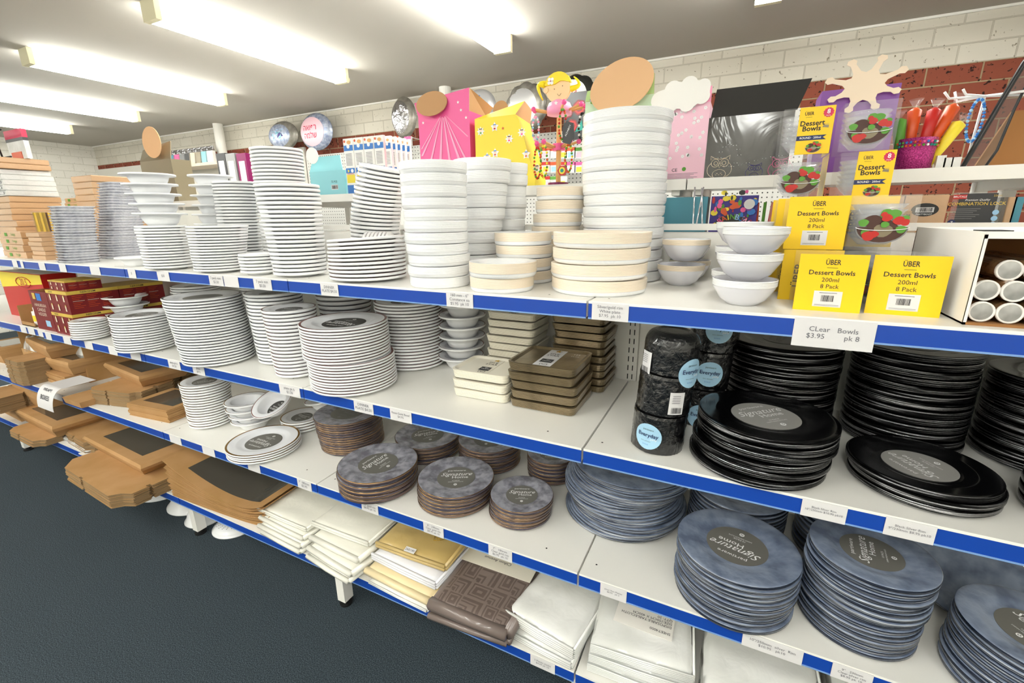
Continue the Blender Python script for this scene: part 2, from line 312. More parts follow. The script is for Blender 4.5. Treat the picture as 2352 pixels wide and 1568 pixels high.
for z in (S1, S2, S3, S4):
    for k in range(len(SEC)-1):
        x0, x1 = SEC[k]+.0025, SEC[k+1]-.0025; yo = .012 if k < 2 else 0
        t = thing('shelf', f'{SN[z]} white shelf board with blue price strip, {XN[k]}', 'shelf', (0, 0, 0), group='white shelf boards with blue edge')
        b = MB(); b.box(x0, x1, .001+yo, .484, z-.012, z, 'enamel'); b.box(x0, x1, .001+yo, .02+yo, z-.034, z-.012, 'enamel')
        for xx in (x0+.03, x1-.1): b.disc(.0025, 'slot', TR(xx, .045, z+.0004), 8)
        part('board', b, t)
        b = MB(); b.box(x0, x1, -.003+yo, .0005+yo, z-.033, z-.004, 'blue'); b.box(x0, x1, -.004+yo, .0005+yo, z-.036, z-.033, 'blue_edge'); b.box(x0, x1, -.003+yo, .0005+yo, z-.004, z+.0015, 'enamel'); SHELF[z, k] = part('price_strip', b, t)
for z, L in TAGS.items():
    for ul, ur, tx in L:
        # strip pixels: find x on the plane y=0 at this shelf height
        def xat(u):
            lo, hi = -6.0, 1.8
            for _ in range(40):
                mid = (lo+hi)/2; d = Vector((mid, 0, z-.018))-CAM; uu = 1176+FL*d.dot(RI)/d.dot(FW)
                if uu < u: lo = mid
                else: hi = mid
            return (lo+hi)/2
        a, c = xat(ul), xat(ur); k = max(0, min(6, int((a+c)/2 // .9+5))); yo = .012 if k < 2 else 0
        big = ul == 1822
        b = MB(); h0 = z-.036; h1 = z-.001
        if big: h0 = z-.05
        b.box(a, c, -.0052+yo, -.0042+yo, h0, h1, 'paper')
        if tx:
            n = tx.count('\n')+1; w = max(len(q) for q in tx.split('\n')); sz = min((c-a)/(w*.56), (h1-h0)/(n*1.15), .0125)
            b.text(tx, sz, 'pencil', FF((a+c)/2, -.0052+yo, (h0+h1)/2+.001), lsp=1.0)
        part('price_tag', b, SHELF[z, k])
# rear shelf level on the far side of the gondola
RS = 1.478
b = MB()
for k, (x0, x1) in enumerate([(-3.4, -2.5), (-2.498, -1.6), (-1.598, -.7), (-.698, .108), (.112, .92), (.922, 1.8)]):
    t = thing('rear_shelf', f'raised white shelf board behind the low back panel, {["far left", "fourth from right", "third from right", "under the pink and yellow boxes", "under the owl box", "right end"][k]}', 'shelf', (0, 0, 0), group='raised rear shelf boards')
    b = MB(); b.box(x0, x1, .60, 1.0, RS-.018, RS, 'enamel'); b.box(x0, x1, .597, .61, RS-.03, RS+.001, 'enamel')
    part('board', b, t)
    for xx in (x0+.03, x1-.03):
        b = MB(); b.box(xx-.012, xx+.012, .62, .98, RS-.045, RS-.018, 'enamel'); part('bracket', b, t)
        b = MB(); b.box(xx-.015, xx+.015, .97, 1.0, 0, RS-.018, 'enamel'); part('post', b, t)
for k in range(5):
    x0 = -2.7+k*.9
    t = thing('lower_rear_shelf', f'white shelf board level with the top shelf behind the back panel, {["first", "second", "third", "fourth", "fifth"][k]} from the left', 'shelf', (0, 0, 0), group='lower rear shelf boards')
    b = MB(); b.box(x0+.002, x0+.898, .522, .96, S1-.02, S1, 'enamel'); part('board', b, t)
t = thing('wire_stand', 'thin chrome wire legs under the joint of the raised rear shelf', 'wire stand', (0, 0, 0))
for (ua, va, ub, vb) in [(1596, 430, 1592, 512), (1616, 430, 1600, 512), (1612, 432, 1613, 512)]:
    a = P(ua, va, y=.58); c = P(ub, vb, y=.505); c.z = 1.352; b = MB(); b.tube([a, c], .0022, 'steel'); part('wire', b, t)
# ================================================================= ROUND STACKS
def prof_plate(r, t, d, top, side, rim, line=None):
    pr = [(0, t), (.54*r, t), (.60*r, t+.15*d), (.70*r, t+.85*d), (.74*r, t+d-.0006), (.93*r, t+d), (.985*r, t+d+.0004), (r, t+d-.0006), (r, t*.15+d), (.985*r, d), (.75*r, d-.001), (.68*r, .5*d), (.62*r, 0), (0, 0)]
    thin = side in ('brn_side', 'blu_side', 'blk_side')
    ms = [top, top, top, line or top, top, top if thin else rim, rim if thin else side, side, side, side, side, side, side]
    return pr, ms
def prof_pack(r, h, top, side):
    pr = [(0, h*.55), (.62*r, h*.55), (.72*r, h*.93), (.9*r, h*.97), (.985*r, h*.985)]
    n = 8; z0 = h*.30
    for k in range(n):
        za = h*.97-(h*.97-z0)*k/n; zb = h*.97-(h*.97-z0)*(k+.7)/n
        pr += [(r, za), (r, zb), (r*.993, zb-.0003)]
    k0 = len(pr)-1; pr += [(.990*r, z0*.7), (.972*r, z0*.3), (.93*r, 0), (0, 0)]
    return pr, [top]*4+[side]*(k0-4)+['pack_w']*(len(pr)-1-k0)
def prof_bowl(r, h, top, side, rim, base=.5):
    # wide flat rim over a round body, h = total height
    pr = [(0, .0075), (base*r*.9, .0075), (.62*r, h*.45), (.7*r, h*.9), (.74*r, h-.0015), (.95*r, h), (.985*r, h+.0005), (r, h-.0005), (r, h-.0055), (.97*r, h-.006), (.74*r, h-.0075), (.68*r, h*.5), (.6*r, h*.22), (base*r, 0), (0, 0)]
    return pr, [top]*5+[rim]+[side]*8
def prof_deep(r, h, top, side, band):
    pr = [(0, .02), (.4*r, .02), (.85*r, h*.75), (.93*r, h-.001), (r, h)]
    ms = [top]*4
    for k in range(5):
        z = h-.0015-k*.0024; pr += [(r, z), (r*(1-.004*k), z-.0016), (r*.975, z-.0018)]; ms += [band]*3
    pr += [(.97*r, h-.0155), (.9*r, h*.55), (.72*r, h*.22), (.48*r, .001), (.42*r, 0), (0, 0)]; ms += [side]*6
    return pr, ms
def prof_clear(r, h, m):
    pr = [(0, h*.5), (.9*r, h*.5), (.94*r, h), (r, h), (r, h*.72), (.93*r, h*.6), (.9*r, 0), (0, 0)]
    return pr, [m]*7
def square(a, z): # rounded square outline
    c, s = abs(math.cos(a)), abs(math.sin(a)); return (c**6+s**6)**(-1/6)
KIND = {  # top, side, rim, line, sticker, item word, category, object name
 'silver': ('plate_w2', 'plate_w', 'sil_rim', 'plate_w2', 'oval', 'silver-rimmed white plate', 'plate', 'silver_rim_plate'),
 'rose': ('plate_w2', 'plate_w', 'rose_rim', 'plate_w2', 'oval_k', 'rose-rimmed white plate', 'plate', 'rose_rim_plate'),
 'gold': ('plate_w2', 'plate_w', 'gold_rim', 'plate_w2', 'oval', 'gold-rimmed white plate', 'plate', 'gold_rim_plate'),
 'plain': ('plate_w', 'plate_w', 'plate_w', 'plate_w', None, 'white plate', 'plate', 'white_plate'),
 'pink': ('pinkplate', 'plate_w', 'rose_rim', 'pinkplate', None, 'pink patterned plate', 'plate', 'pink_plate'),
 'brown': ('brn_top', 'brn_side', 'gld_edge', 'brn_top', 'oval', 'clear gold-rimmed plate pack', 'plate pack', 'clear_gold_plate_pack'),
 'blue': ('blu_top', 'blu_side', 'blu_top', 'blu_top', 'oval', 'clear silver-rimmed plate pack', 'plate pack', 'clear_silver_plate_pack'),
 'black': ('blk_top', 'blk_side', 'blk_side', 'blk_top', 'oval_l', 'black plate pack', 'plate pack', 'black_plate_pack'),
}
ANG = {}
def ang(u1, v1, u2, v2, z):
    a = P(u1, v1, z=z); b_ = P(u2, v2, z=z); return math.atan2(b_.y-a.y, b_.x-a.x)
def sticker(parent, r, z, m, a, X=None, faint=False, lines=True):
    b = MB(); b.cyl(r, 0, .0005, m, seg=40); ink = 'grey' if faint else 'white_ink'
    T_ = lambda x, y: TR(x, y, .0009)
    b.text('partiware', r*.2, ink, T_(0, .62*r), xs=1.25)
    b.text('Signature', r*.44, ink, T_(-.02*r, .26*r), shear=.45, xs=1.0)
    b.text('Home', r*.3, ink, T_(.2*r, -.03*r), xs=1.15, bold=.004)
    b.text('10 PACK', r*.11, ink, T_(0, -.34*r)); b.text('230MM PREMIUM PLATE', r*.075, ink, T_(0, -.45*r))
    b.cyl(r*.085, .0006, .0009, ink, X=TR(0, -.68*r, 0), seg=16); b.cyl(r*.05, .0009, .0011, m, X=TR(0, -.68*r, 0), seg=12); b.cyl(r*.025, .0011, .0013, ink, X=TR(0, -.68*r, 0), seg=10)
    Q = TR(0, 0, z) @ RZ(a)
    part('label', b, parent, Q if X is None else X @ Q, label='round grey printed label')
def stack(kind, p0, p1, z0, h, n, r0, r1, desc, a=0, sr=.5, t_k=.66, d=.008, tilt=0, jit=.0012, first=None, mid=None, faint=False, base_n=0):
    top, side, rim, line, stk, item, cat, name = KIND[kind]
    if kind in ('black', 'blue', 'brown'): t_k = .8; d = .006
    p = (h-d)/(n-1+t_k); t = p*t_k
    pr, ms = prof_plate(r0, t, d, top, side, rim, line)
    b = MB(); b.lathe(pr, side, 56, mats=ms); me = b.build(name)
    grp = desc.split(',')[0]
    for i in range(n):
        f = i/(n-1) if n > 1 else 0
        x = p0[0]+(p1[0]-p0[0])*f; y = p0[1]+(p1[1]-p0[1])*f
        if mid: x += mid(f)[0]; y += mid(f)[1]
        s = 1+(r1/r0-1)*f
        X = TR(x+R_.uniform(-jit, jit), y+R_.uniform(-jit, jit), z0+i*p) @ RY(tilt*f) @ RZ(R_.uniform(0, 6.28)) @ Matrix.Diagonal((s, s, 1, 1))
        o = link(name, me, X); tag(o, ordlab(n-i, n, item, desc), cat, grp)
        if i == n-1 and stk:
            X2 = RZ(-X.to_euler().z)
            sticker(o, r0*sr, t+.0003, stk, a, X2, faint)
def packs(m_top, m_side, p0, p1, z0, h, n, r0, r1, desc, item='shrink-wrapped pack of white plates', jit=.003, name='white_plate_pack', tops=None):
    p = h/n; pr, ms = prof_pack(r0, p*.985, m_top, m_side)
    b = MB(); b.lathe(pr, m_side, 56, mats=ms, wav=lambda a, z: 1+.004*math.sin(7*a+z*90)); me = b.build(name)
    for i in range(n):
        f = i/(n-1) if n > 1 else 0; s = 1+(r1/r0-1)*f
        X = TR(p0[0]+(p1[0]-p0[0])*f+R_.uniform(-jit, jit), p0[1]+(p1[1]-p0[1])*f+R_.uniform(-jit, jit), z0+i*p) @ RZ(R_.uniform(0, 6)) @ RX(R_.uniform(-.008, .008)) @ Matrix.Diagonal((s, s, 1, 1))
        o = link(name, me, X); tag(o, ordlab(n-i, n, item, desc), 'plate pack', desc)
        if i == n-1 and tops:
            c = MB(); c.cyl(r0*.55, 0, .001, tops, X=TR(0, 0, p*.56)); part('label', c, o)
def bowls(p0, p1, z0, h, n, r, hb, desc, rim='plate_w', top='plate_w2', deep=None, item='white bowl', name='bowl', jit=.003, stk=None, a=0, base=.5):
    p = (h-hb)/(n-1) if n > 1 else 0
    pr, ms = prof_deep(r, hb, 'plate_grey', 'plate_grey', deep) if deep else prof_bowl(r, hb, top, 'plate_w', rim, base)
    b = MB(); b.lathe(pr, 'plate_w', 56, mats=ms); me = b.build(name)
    for i in range(n):
        f = i/(n-1) if n > 1 else 0
        X = TR(p0[0]+(p1[0]-p0[0])*f+R_.uniform(-jit, jit), p0[1]+(p1[1]-p0[1])*f+R_.uniform(-jit, jit), z0+i*p) @ RX(R_.uniform(-.012, .012))
        o = link(name, me, X); tag(o, ordlab(n-i, n, item, desc), 'bowl', desc)
        if i == n-1 and stk: sticker(o, r*.46, .008, stk, a)
        if i == n-1 and deep: c = MB(); c.cyl(r*.5, 0, .001, 'dgrey', X=TR(0, 0, .0212)); part('label', c, o, label='dark paper label')
# ---- top shelf
def clearstack(p0, p1, h, n, r, desc):
    p = h/n; b = MB(); pr, ms = prof_clear(r, p*.97, 'clear_stack'); b.lathe(pr, 'clear_stack', 40, wav=square); me = b.build('clear_tray')
    for i in range(n):
        f = i/(n-1); o = link('clear_tray', me, TR(p0[0]+(p1[0]-p0[0])*f+R_.uniform(-.003, .003), p0[1]+R_.uniform(-.002, .002), S1+i*p) @ RZ(R_.uniform(-.06, .06)))
        tag(o, ordlab(n-i, n, 'clear plastic tray', desc), 'plastic tray', desc)
clearstack((-2.29, .055), (-2.235, .055), .232, 21, .062, 'the short stack of clear trays')
clearstack((-2.42, .26), (-2.25, .26), .335, 29, .074, 'the tall leaning stack of clear trays')
bowls((-1.85, .07), (0, 0), S1, .035, 1, .07, .035, 'the lone bowl by the clear trays', item='white bowl')
stack('plain', (-1.59, .050), (-1.60, .050), S1, .153, 15, .077, .077, 'the plate stack carrying the front bowl tower')
bowls((-1.595, .052), (-1.615, .05), S1+.154, P(382, 395, y=.04).z-S1-.154, 5, .081, .042, 'the bowl tower standing on white plates')
bowls((-1.70, .30), (-1.66, .30), S1, .342, 9, .08, .046, 'the bowl tower behind the front bowl tower')
stack('silver', (-1.31, .060), (-1.285, .058), S1, .152, 16, .077, .089, 'the short stack right of the front bowl tower', faint=True)
stack('silver', (-1.515, .285), (-1.50, .29), S1, .31, 26, .078, .08, 'the stack behind, left of the tall leaning stack')
stack('silver', (-1.325, .34), (-1.31, .34), S1, .42, 33, .086, .09, 'the tallest white plate stack at the back left')
stack('silver', (-.95, .088), (-.925, .06), S1, .265, 22, .077, .087, 'the tall front stack left of the pink plates', faint=True)
stack('plain', (-1.112, .062), (-1.112, .062), S1, .066, 6, .054, .054, 'the small low stack of white plates')
stack('pink', (-.682, .096), (-.672, .094), S1, .118, 11, .107, .107, 'the low wide stack of pink plates', tilt=-.06)
stack('silver', (-.87, .335), (-.80, .335), S1, .33, 25, .084, .08, 'the leaning stack behind the pink plates', tilt=.22, mid=lambda f: (-.02*math.sin(f*3.1), 0))
packs('pack_w', 'pack_w', (-.424, .083), (-.424, .078), S1, .297, 11, .078, .082, 'the tall front tower of white packs')
packs('pack_w', 'pack_w', (-.455, .30), (-.415, .30), S1, .325, 10, .078, .083, 'the tower behind the tall front white tower')
packs('pack_w', 'pack_w', (-.405, .428), (-.39, .428), S1, .325, 10, .056, .057, 'the narrow back tower of white packs')
packs('pack_c', 'pack_c', (-.235, .392), (-.205, .392), S1, .249, 7, .07, .072, 'the leaning back tower of cream packs', item='shrink-wrapped pack of cream plates', name='cream_plate_pack', tops='grey')
packs('pack_w', 'pack_c', (-.25, .236), (-.256, .236), S1, .131, 4, .077, .077, 'the low tower behind the two-pack stack', item='shrink-wrapped pack of plates')
packs('pack_w', 'pack_c', (-.238, .076), (-.235, .072), S1, .07, 2, .077, .081, 'the two-pack stack at the shelf edge', item='shrink-wrapped pack of white plates')
packs('pack_c', 'pack_c', (-.02, .152), (-.021, .152), S1, .136, 4, .110, .111, 'the wide front tower of cream packs', item='shrink-wrapped pack of cream plates', name='cream_plate_pack', tops='grey')
packs('pack_w', 'pack_w', (-.018, .378), (-.026, .372), S1, .415, 15, .104, .112, 'the tallest tower of white packs')
bowls((.145, .315), (.15, .315), S1, .112, 2, .056, .052, 'the short tower beside the tallest white tower', deep='pack_c', item='deep dessert bowl pack', name='deep_bowl_pack')
bowls((.15, .435), (.15, .435), S1, .1, 2, .053, .052, 'the hindmost tower of deep bowls', deep='pack_c', item='deep dessert bowl pack', name='deep_bowl_pack')
bowls((.281, .092), (.293, .092), S1, .146, 3, .057, .05, 'the front tower of clear deep bowls', deep='pack_w', item='deep dessert bowl pack', name='deep_bowl_pack')
bowls((.275, .235), (.27, .235), S1, .153, 3, .056, .05, 'the tower behind the front deep bowls', deep='pack_w', item='deep dessert bowl pack', name='deep_bowl_pack')
# packs of plates lying on their edge
def onedge(cx, cy, r, yaw, n, pitch, desc, rim, sm, txt):
    pr, ms = prof_plate(r, pitch*.7, .006, 'plate_w2', 'plate_w', rim, 'plate_w2'); b = MB(); b.lathe(pr, 'plate_w', 48, mats=ms); me = b.build('edge_plate')
    for i in range(n):
        # axis horizontal, the open face turned toward yaw
        X = TR(cx, cy, S1+r+.0005) @ RZ(yaw) @ TR(-i*pitch, 0, 0) @ RY(math.pi/2)
        o = link('white_plate', me, X); w = 'front plate' if i == 0 else 'rearmost plate' if i == n-1 else f'{ORD[i+1]} plate from the front'
        tag(o, f'{w} {desc}', 'plate', 'plates ' + desc)
        if i == 0:
            c = MB(); c.cyl(r*.5, 0, .0006, sm, seg=32); c.text(txt, r*.2, 'white_ink' if sm != 'plate_w2' else 'ink', TR(0, 0, .0009) @ RZ(math.pi/2)); part('label', c, o, TR(0, 0, pitch*.7+.0005))
onedge(-1.20, .225, .066, math.radians(215), 8, .0115, 'in the row standing on edge behind the small low stack', 'plate_w', 'black', '10\nPACK')
onedge(-.815, .262, .064, math.radians(205), 7, .012, 'in the row standing on edge behind the pink plates', 'rose_rim', 'plate_w2', 'partiware')
# ---- second shelf
stack('gold', (-2.30, .030), (-2.287, .030), S2, .088, 8, .066, .066, 'the small stack by the red candle boxes')
bowls((-2.345, .21), (-2.35, .21), S2, .162, 4, .088, .045, 'the bowl tower by the red candle boxes', rim='sil_rim', stk='oval_k', a=.3)
stack('silver', (-1.875, .048), (-1.862, .048), S2, .150, 14, .103, .106, 'the stack right of the small gold-labelled stack', a=.3)
stack('silver', (-2.03, .345), (-1.995, .345), S2, .216, 19, .10, .10, 'the back stack behind the left bowl tower', a=.3)
stack('silver', (-1.44, .078), (-1.472, .075), S2, .243, 24, .119, .124, 'the large front stack left of the rose plates', a=.15, faint=True)
stack('silver', (-1.212, .18), (-1.225, .18), S2, .256, 20, .09, .094, 'the narrower stack right of the large silver stack', a=.2)
stack('silver', (-1.60, .392), (-1.60, .392), S2, .224, 18, .081, .083, 'the hidden stack behind the large silver stack', a=.2)
stack('rose', (-1.03, .092), (-1.035, .092), S2, .228, 19, .073, .083, 'the narrow front stack of rose plates', a=.2)
stack('rose', (-1.08, .37), (-1.08, .37), S2, .246, 14, .075, .106, 'the flaring stack at the back', a=.2)
stack('rose', (-.778, .094), (-.785, .094), S2, .205, 23, .130, .130, 'the large front stack of rose plates', a=ang(838, 741, 783, 735, S2+.2), mid=lambda f: ((-.012 if f > .48 else 0), 0))
stack('rose', (-.742, .345), (-.752, .345), S2, .232, 21, .112, .115, 'the stack behind the large rose stack', a=.2)
bowls((-.565, .385), (-.55, .385), S2, .226, 6, .080, .046, 'the rose-rimmed bowl tower beside the cream trays', rim='rose_rim', stk='oval', a=.2, item='rose-rimmed bowl')
stack('black', (.392, .365), (.392, .365), S2, .213, 12, .122, .125, 'the left back stack of black plates', a=ang(1799, 826, 1809, 798, S2+.2), sr=.36, faint=True)
stack('black', (.648, .372), (.645, .372), S2, .225, 13, .112, .112, 'the right back stack of black plates', a=ang(2054, 826, 2094, 818, S2+.2), sr=.36, faint=True)
stack('black', (.347, .113), (.357, .122), S2, .105, 6, .129, .130, 'the front stack of black plates beside the wrapped bowls', a=ang(1718, 958, 1805, 944, S2+.1), jit=.004)
stack('black', (.628, .140), (.622, .142), S2, .045, 3, .113, .114, 'the low front stack of black plates at the right', a=ang(2147, 1105, 2068, 1061, S2+.05), jit=.002)
stack('black', (.885, .36), (.885, .36), S2, .19, 10, .112, .112, 'the dark stack at the back right', sr=.3, faint=True)
stack('black', (.872, .125), (.87, .13), S2, .14, 8, .108, .108, 'the stack cut by the right picture edge', sr=.3, faint=True)
# ---- third shelf
stack('gold', (-1.70, .14), (-1.69, .138), S3, .20, 17, .083, .091, 'the flared stack beside the brown envelopes', a=ang(520, 866, 480, 872, S3+.2))
bowls((-1.49, .19), (-1.49, .18), S3, .13, 4, .083, .045, 'the tower right of the flared gold stack', rim='gold_rim', stk='oval_k', a=ang(600, 905, 540, 902, S3+.12), item='gold-rimmed bowl')
stack('gold', (-1.305, .285), (-1.31, .285), S3, .048, 4, .084, .084, 'the low stack behind the front gold plates')
stack('gold', (-1.272, .082), (-1.272, .082), S3, .04, 4, .128, .128, 'the low front stack of gold-rimmed plates', a=ang(613, 1018, 584, 1010, S3+.04)+math.pi*0)
stack('brown', (-1.005, .265), (-1.015, .262), S3, .132, 14, .118, .122, 'the big stack at the back left', faint=True)
stack('brown', (-.715, .094), (-.712, .09), S3, .080, 5, .126, .127, 'the leftmost front stack of clear plates', a=ang(840, 1080, 881, 1054, S3+.08), jit=.003)
stack('brown', (-.70, .342), (-.70, .342), S3, .068, 5, .118, .119, 'the back stack behind the leftmost front one', a=ang(957, 1011, 1005, 1001, S3+.06))
stack('brown', (-.448, .138), (-.445, .142), S3, .072, 6, .117, .118, 'the middle front stack of clear plates', a=ang(1021, 1098, 1077, 1096, S3+.07))
stack('brown', (-.455, .376), (-.455, .376), S3, .088, 8, .110, .110, 'the back stack behind the middle front one', a=.2)
stack('brown', (-.23, .155), (-.226, .158), S3, .062, 6, .093, .093, 'the smallest front stack of clear plates', a=ang(1177, 1129, 1226, 1130, S3+.06))
stack('brown', (-.222, .385), (-.222, .385), S3, .082, 6, .080, .082, 'the back stack behind the smallest front one', a=ang(1282, 1054, 1244, 1051, S3+.08))
stack('blue', (.035, .302), (.050, .305), S3, .175, 21, .164, .165, 'the widest stack of dark platters', faint=True, jit=.003, mid=lambda f: (.012*math.sin(f*9), 0))
stack('blue', (.335, .345), (.34, .345), S3, .13, 11, .12, .12, 'the back stack behind the left front one', faint=True)
stack('blue', (.334, .104), (.338, .10), S3, .130, 11, .124, .126, 'the left front stack of clear blue plates', a=ang(1748, 1290, 1654, 1250, S3+.13), jit=.003)
stack('blue', (.573, .130), (.572, .112), S3, .190, 16, .105, .106, 'the tall middle front stack of clear blue plates', a=ang(1974, 1292, 1965, 1239, S3+.19), jit=.003)
stack('blue', (.812, .085), (.815, .085), S3, .130, 11, .107, .107, 'the front stack at the lower right corner', a=ang(2282, 1410, 2332, 1447, S3+.13), jit=.003)
stack('blue', (.588, .372), (.588, .372), S3, .21, 15, .108, .108, 'the hidden stack behind the tall middle one', faint=True)
# clear plates leaning at the back
pr, ms = prof_plate(.105, .006, .006, 'blu_top', 'blu_side', 'blu_side'); b = MB(); b.lathe(pr, 'blu_side', 48, mats=ms); me = b.build('leaning_plate')
for i in range(5):
    o = link('clear_silver_plate_pack', me, TR(.80, .30+.021*i, S3+.066) @ RX(math.radians(38)))
    tag(o, f'{["foremost", "second", "third", "fourth", "rearmost"][i]} clear plate leaning at the back behind the corner stack', 'plate pack', 'leaning clear plates')
# a bowl and plate pack resting tilted on the third shelf
b = MB(); pr, ms = prof_bowl(.083, .045, 'plate_w2', 'plate_w', 'rose_rim'); b.lathe(pr, 'plate_w', 48, mats=ms)
o = thing('bowl', 'tilted rimmed bowl leaning behind the front gold plates', 'bowl', TR(-1.335, .20, S3+.105) @ RZ(.5) @ RX(math.radians(24)) @ RY(math.radians(-14)), b); sticker(o, .04, .008, 'oval_k', 2.6)
b = MB(); b.lathe(pr, 'plate_w', 48, mats=ms)
o = thing('bowl', 'rimmed bowl lying behind the tilted bowl under the shelf edge', 'bowl', TR(-1.20, .33, S3+.085) @ RY(math.radians(-10)), b); sticker(o, .04, .008, 'oval_k', 2.6)
# ---- wrapped black bowls
def wrapped(x, y, x1, y1, r, n, h, desc):
    p = h/n
    for i in range(n):
        f = i/max(1, n-1); topmost = i == n-1; b = MB()
        def wv(a, z, i=i):
            q = Vector((math.cos(a)*2.2, math.sin(a)*2.2, z*26+i*5)); w_ = noise.noise(q+noise.noise_vector(q*1.3)*1.2)
            q2 = Vector((math.cos(a)*7, math.sin(a)*7, z*90+i*3)); return 1+.02*noise.noise(q)+.03*(abs(w_)-.2)+.012*noise.noise(q2)
        pr = [(0, 0), (.95*r, 0), (r*1.0, p*.03)]+[(r, p*(.03+.93*k/26)) for k in range(1, 26)]
        if topmost: pr = pr[:-8]+[(r*.99, p*.72), (r*.97, p*.78), (r*.93, p*.85), (r*.87, p*.91), (r*.78, p*.96), (r*.68, p*.99), (r*.58, p), (r*.5, p*.97), (0, p*.97)]
        else: pr += [(r*.98, p*.995), (0, p*.995)]
        b.lathe(pr, 'wrapblack', 96, wav=wv, smooth=False)
        o = link('wrapped_bowl_pack', b.build('wrapped_bowl_pack'), TR(x+(x1-x)*f, y+(y1-y)*f, S2+i*p) @ RY(.05)); tag(o, ordlab(n-i, n, 'film-wrapped black bowl pack', desc), 'bowl pack', desc)
        yield o, p
def round_label(o, r, z, a, cr, tilt=0):
    c = MB(); g = 26; R2 = r*1.05
    # label bent around the pack
    def bend(px, py): th = a+px/R2; return (R2*math.cos(th), R2*math.sin(th), z+py)
    ring = [(cr*math.cos(2*math.pi*k/g), cr*math.sin(2*math.pi*k/g)) for k in range(g)]
    vs = [bend(0, 0)]+[bend(*q) for q in ring]; c.add(vs, [(0, 1+k, 1+(k+1) % g) for k in range(g)], 'holo', smooth=True)
    for body, s_, yy, m, xx in (('Everyday', .42, .12, 'navy', 0), ('partiware', .2, .56, 'ink', 0), ('party', .22, -.14, 'white_ink', .45), ('BOWL  DISPOSABLE', .08, -.36, 'ink', -.1), ('20 PACK', .12, -.62, 'blueprint', -.1)):
        tv, tf = textmesh(body, 0, 'CENTER', 1, .012 if s_ > .4 else 0)
        R3 = R2+.0007; c.add([(R3*math.cos(a+(x*s_*cr+xx*cr)/R3), R3*math.sin(a+(x*s_*cr+xx*cr)/R3), z+y*s_*cr+yy*cr) for x, y in tv], tf, m)
    part('round_label', c, o, label='round pale blue printed label')
def bar_label(o, r, z, a, w, h):
    c = MB(); R2 = r*1.05; n = 6
    vs = [(R2*math.cos(a+w*(k/n-.5)/R2), R2*math.sin(a+w*(k/n-.5)/R2), z+s*h/2) for s in (-1, 1) for k in range(n+1)]
    c.add(vs, [(k, k+1, n+2+k, n+1+k) for k in range(n)], 'paper', smooth=True)
    F = frame((R2*math.cos(a)*1.004, R2*math.sin(a)*1.004, z), (-math.sin(a), math.cos(a), 0), (0, 0, 1))
    c.barcode(w*.7, h*.25, 'ink', F @ TR(0, -h*.3, .001)); 
    for k in range(5): c.rect(-w*.35, w*.2, h*(.35-.08*k), h*(.37-.08*k), .001, 'pencil', F)
    part('barcode_label', c, o, label='white barcode label')
L = list(wrapped(.145, .092, .158, .10, .057, 3, .270, 'the wrapped tower at the shelf joint'))
va = math.atan2(CAM.y-.092, CAM.x-.145)
round_label(L[0][0], .057, .042, va-.35, .030); bar_label(L[1][0], .057, .035, va+.45, .032, .05); round_label(L[2][0], .057, .01, va+.85, .032); bar_label(L[2][0], .057, .02, va-.95, .03, .05)
L = list(wrapped(.215, .275, .235, .28, .055, 3, .285, 'the wrapped tower behind the front one'))
va = math.atan2(CAM.y-.275, CAM.x-.215)
for k in range(3): round_label(L[k][0], .055, (.03, .045, .058)[k], va+.15, .031)
# ---- rectangular trays
def slab(w, dp, h, m, mtop, lip=.006, r=.02, ridges=6, nose=.9):
    "stack of nested trays: rounded rectangle with fine ridges and a dished top"
    b = MB()
    def ring(sx, z, dz=0):
        ww, dd = w/2-sx, dp/2-sx; rr = max(.002, r-sx*.5); o = []
        for cx, cy_, a0 in ((ww-rr, dd-rr, 0), (-ww+rr, dd-rr, 90), (-ww+rr, -dd+rr, 180), (ww-rr, -dd+rr, 270)):
            for k in range(5):
                a = math.radians(a0+90*k/4); o.append((cx+rr*math.cos(a), cy_+rr*math.sin(a), z))
        return o
    rs = [ring(.014, 0)]
    for k in range(ridges):
        z = h*(.12+.88*k/ridges); rs += [ring(.004*(1-k/ridges), z), ring(.004*(1-k/ridges), z+h*.55/ridges), ring(.0015+.004*(1-k/ridges), z+h*.6/ridges)]
    rs += [ring(0, h*.99), ring(.002, h), ring(lip, h), ring(lip+.008, h*.8)]
    n = 20; vs = [v for q in rs for v in q]; fs = [tuple(range(n))[::-1]]; ms = [m]
    for k in range(len(rs)-1):
        for i in range(n): fs.append((k*n+i, k*n+(i+1) % n, (k+1)*n+(i+1) % n, (k+1)*n+i)); ms.append(mtop if k >= len(rs)-3 else m)
    fs.append(tuple(range((len(rs)-1)*n, len(rs)*n))); ms.append(mtop)
    b.add(vs, fs, ms); return b
